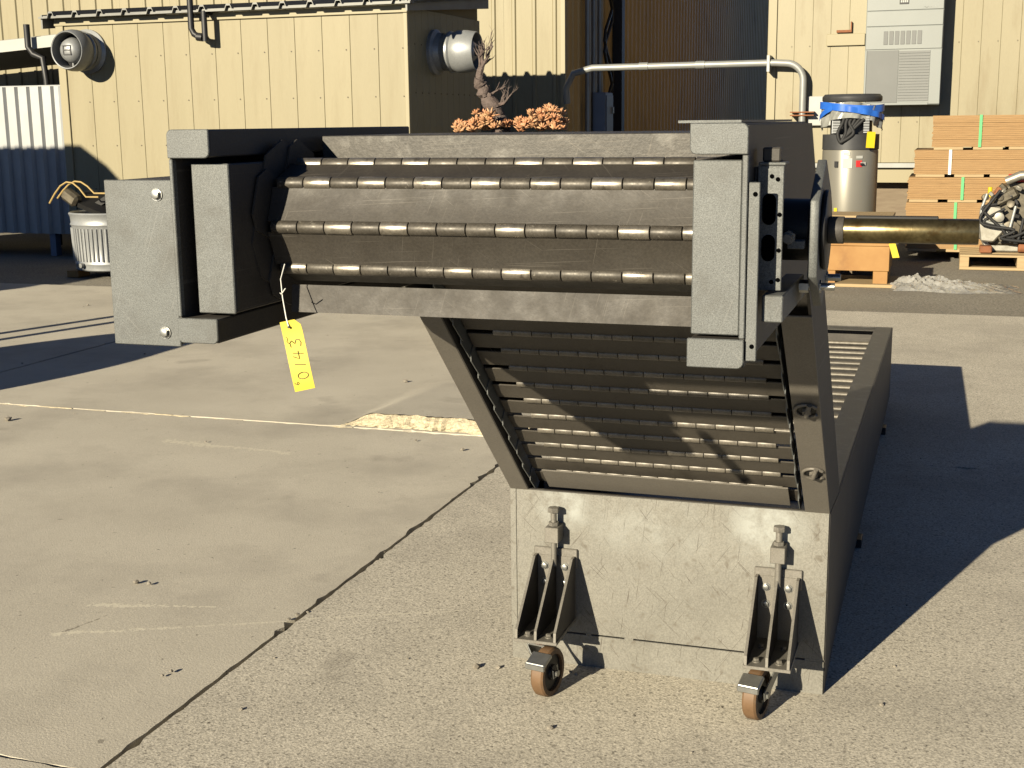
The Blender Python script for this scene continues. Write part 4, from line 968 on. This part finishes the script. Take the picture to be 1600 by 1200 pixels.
shf = obj('drive_shaft', B().cyl((XB+0.0872, HC.y, HC.z), (0.043, HC.y, HC.z), 0.0182, n=36, bev=0.0015).cyl((-0.048, HC.y, HC.z), (-0.047, HC.y, HC.z), 0.0185, n=36), M_SHAFT, cv)
obj('shaft_collar', B().cyl((XB+0.0873, HC.y, HC.z), (XB+0.109, HC.y, HC.z), 0.0198, n=36, bev=0.001), M_DARKSTEEL, shf)
obj('shaft_key', B().box(-0.125, -0.012, HC.y-0.005, HC.y+0.005, HC.z+0.0165, HC.z+0.0212, bev=0.001), M_BLACKST, shf)

# swivel casters on jack brackets
def caster(x0, wx, wy, label):
    ca = obj('caster_bracket', B().box(x0-0.056, x0+0.056, 3.316, 3.3265, 0.140, 0.322, bev=0.001), M_CLEAN, cv); ca['label'] = label
    obj('backing_pad', B().box(x0-0.062, x0+0.062, 3.318, 3.3272, 0.288, 0.343, bev=0.002), M_CLEAN, ca)
    g = [(3.3155, 0.322), (3.292, 0.322), (3.128, 0.172), (3.126, 0.148), (3.3155, 0.148)]
    ge = [(3.3155, 0.3245), (3.2910, 0.3245), (3.1255, 0.1725), (3.1232, 0.148), (3.1258, 0.148), (3.128, 0.1715), (3.2922, 0.3222), (3.3155, 0.3222)]
    for dx in (-0.0535, 0.0, 0.0535):
        obj('gusset', B().prism(g, 'x', x0+dx-0.003, x0+dx+0.003), M_DARKSTEEL, ca, smooth=0)  # dark faces carry the shade between the gussets in their colour
        obj('gusset_lit_edge', B().prism(ge, 'x', x0+dx-0.0034, x0+dx+0.0034), M_CLEAN, ca, smooth=0)  # pale strip added along the front edge, sunlight put into its colour
    obj('base_plate', B().box(x0-0.060, x0+0.060, 3.122, 3.3155, 0.139, 0.1475, bev=0.001), M_CLEAN, ca)
    for dx in (-0.03, 0.028):
        for z in (0.292, 0.245): obj('bolt', B().hexbolt((x0+dx, 3.316, z), (0, -1, 0), 0.0085, 0.009), M_ZINC, ca)
        for y in (3.155, 3.25): obj('bolt', B().hexbolt((x0+dx, y, 0.1475), (0, 0, 1), 0.0075, 0.010), M_CLEAN, ca)
    obj('jack_block', B().box(x0-0.017, x0+0.021, 3.272, 3.327, 0.372, 0.415, bev=0.0015), M_CLEAN, ca)
    obj('jack_bolt', B().cyl((x0+0.002, 3.296, 0.30), (x0+0.002, 3.296, 0.455), 0.0085, n=16).cyl((x0+0.002, 3.296, 0.416), (x0+0.002, 3.296, 0.426), 0.0145, n=6)
        .cyl((x0+0.002, 3.296, 0.453), (x0+0.002, 3.296, 0.467), 0.016, n=6, bev=0.001), M_CLEAN, ca)
    obj('washer', B().box(x0-0.05, x0+0.05, 3.14, 3.28, 0.1345, 0.1388, bev=0.001), M_ZINC, ca)
    obj('gasket', B().cyl((x0, wy+0.07, 0.126), (x0, wy+0.07, 0.134), 0.036, n=24), M_ORANGE, ca)
    ax = Vector((math.cos(-0.19), math.sin(-0.19), 0)); rollv = Vector((-ax.y, ax.x, 0)); c = Vector((wx, wy, 0.066))
    mxw = Matrix.Translation(c) @ ax.to_track_quat('Z', 'Y').to_matrix().to_4x4()
    b = B(); b.lathe([(0.050, -0.018), (0.062, -0.018), (0.066, -0.013), (0.066, 0.013), (0.062, 0.018), (0.050, 0.018), (0.050, -0.018)], mxw, 40); obj('tread', b, M_TREAD, ca)
    b = B(); b.lathe([(0, -0.012), (0.020, -0.019), (0.022, -0.012), (0.0498, -0.010), (0.0498, 0.010), (0.022, 0.012), (0.020, 0.019), (0, 0.019)], mxw, 32); obj('hub', b, M_BLACKST, ca)
    fk = B(); f0 = Vector((x0, wy+0.07, 0))
    for sgn in (-1, 1):
        o = ax*0.0235*sgn; ol = []
        a, bq = c+o, Vector((f0.x, f0.y, 0.122))+o
        t = bmesh.new(); th = ax*0.0018
        q = [a+rollv*0.014-Vector((0, 0, 0.012)), a-rollv*0.014-Vector((0, 0, 0.012)), a-rollv*0.016+Vector((0, 0, 0.01)), bq-rollv*0.045, bq+rollv*0.03]
        v0 = [t.verts.new(p-th) for p in q]; v1 = [t.verts.new(p+th) for p in q]
        t.faces.new(v0); t.faces.new(v1[::-1])
        for i in range(5): t.faces.new((v0[i], v1[i], v1[(i+1) % 5], v0[(i+1) % 5]))
        bmesh.ops.recalc_face_normals(t, faces=t.faces[:]); fk._add(t)
    fk.obox(Matrix.Translation((f0.x, f0.y, 0.123)) @ Matrix.Rotation(-0.19, 4, 'Z'), 0.052, 0.08, 0.005)
    obj('fork', fk, M_ZINC, ca, smooth=0)
    obj('axle_bolt', B().cyl(c-ax*0.03, c+ax*0.03, 0.006, n=12).cyl(c+ax*0.0255, c+ax*0.032, 0.0095, n=6), M_ZINC, ca)
    pc = Vector((c.x, c.y, 0))-rollv*0.050+Vector((0, 0, 0.116))
    obj('brake_pedal', B().obox(Matrix.Translation(pc) @ Matrix.Rotation(-0.19, 4, 'Z') @ Matrix.Rotation(0.35, 4, 'X'), 0.056, 0.05, 0.012, 0.003)
        .obox(Matrix.Translation(pc-rollv*0.022-Vector((0, 0, 0.012))) @ Matrix.Rotation(-0.19, 4, 'Z'), 0.056, 0.008, 0.016, 0.002), M_ZINC, ca)
caster(-0.985, -0.950, 3.122, 'left jack bracket and swivel caster')
caster(-0.375, -0.400, 3.145, 'right jack bracket and swivel caster')

# ------------------------------------------------------------------ yellow lot tag wired to the belt
tg = thing('lot_tag', 'yellow lot tag with handwritten number wired to the belt end', 'tag', (-0.97, 1.80, 1.06))
TM = Matrix.Translation((-0.953, 1.80, 1.148)) @ Matrix.Rotation(math.radians(12.5), 4, 'Y').inverted() @ Matrix.Rotation(0.22, 4, 'Z')
W2, H2 = 0.0165, 0.0555
b = B(); t = bmesh.new()
ol = [(-W2, -H2), (W2, -H2), (W2, H2-0.010), (W2-0.009, H2), (-W2+0.003, H2), (-W2, H2-0.004)]
def bend(u, v, y): return TM @ Vector((u, y+0.004*math.sin(v*28), v))
t = bmesh.new(); ny = 12; rows = []
for j in range(ny+1):
    v = -H2+2*H2*j/ny; wr = W2 if v < H2-0.010 else W2-0.009*(v-(H2-0.010))/0.010
    rows.append([[t.verts.new(bend(u, v, y)) for u in (-W2, 0, wr)] for y in (0.0, 0.0006)])
for j in range(ny):
    for i in range(2):
        t.faces.new((rows[j][0][i], rows[j][0][i+1], rows[j+1][0][i+1], rows[j+1][0][i]))
        t.faces.new((rows[j][1][i+1], rows[j][1][i], rows[j+1][1][i], rows[j+1][1][i+1]))
    for e_ in (0, 2): t.faces.new((rows[j][0][e_], rows[j+1][0][e_], rows[j+1][1][e_], rows[j][1][e_]))
bmesh.ops.recalc_face_normals(t, faces=t.faces[:]); b._add(t)
card = obj('card', b, M_YEL, tg, smooth=60)
# handwriting runs up the card: text x -> +v, text y -> -u
def stroke(pts, x0, y0, sc):
    q = []
    for k in range(len(pts)-1):
        for f in (0, 0.5): q.append((pts[k][0]*(1-f)+pts[k+1][0]*f, pts[k][1]*(1-f)+pts[k+1][1]*f))
    q.append(pts[-1])
    return [bend(-(y0+y*sc), x0+x*sc, -0.0006) for x, y in q]
b = B()
circ = [(0.32+0.30*math.cos(a), 0.5+0.5*math.sin(a)) for a in [k*2*math.pi/14 for k in range(15)]]
three = [(0.05, 0.95), (0.42, 1.0), (0.60, 0.82), (0.30, 0.55), (0.62, 0.40), (0.60, 0.12), (0.30, 0.0), (0.0, 0.10)]
b.tube(stroke(circ, -0.038, -0.011, 0.017), 0.0006, 5)
b.tube(stroke([(0.25, 1.0), (0.05, 0.0)], -0.0175, -0.010, 0.017), 0.0006, 5)
b.tube(stroke([(0.30, 1.0), (0.0, 0.45), (0.75, 0.45)], -0.006, -0.010, 0.017), 0.0006, 5)
b.tube(stroke([(0.62, 0.95), (0.42, 0.0)], -0.006, -0.010, 0.017), 0.0006, 5)
b.tube(stroke(three, 0.013, -0.010, 0.018), 0.0006, 5)
six = [(0.6, 1.0), (0.15, 0.7), (0.0, 0.3), (0.3, 0.0), (0.6, 0.25), (0.35, 0.5), (0.05, 0.35)]
b.tube(stroke(six, -0.0455, 0.0065, 0.0075), 0.0004, 5)
b.tube(stroke([(0, 0.6), (0.5, 1.0), (1.0, 0.7), (1.4, 1.0)], 0.020, 0.004, 0.008), 0.0004, 5)
obj('handwriting', b, M_INK, card)
hole = TM @ Vector((-0.003, 0.0005, H2-0.010))
b = B(); b.cyl(TM @ Vector((-0.003, -0.0012, H2-0.010)), TM @ Vector((-0.003, 0.0022, H2-0.010)), 0.0018, n=12); obj('eyelet', b, M_BLACK, card)
b = B(); b.tube([hole, hole+Vector((-0.006, 0.004, 0.014)), (-0.985, 1.82, 1.235), (-0.995, 1.835, 1.262), (-0.992, 1.845, 1.285)], 0.0009, 6)
b.tube([(-0.990, 1.822, 1.242), (-0.984, 1.815, 1.241), (-0.974, 1.81, 1.251)], 0.0009, 6)
obj('string', b, M_STRING, tg, smooth=60)
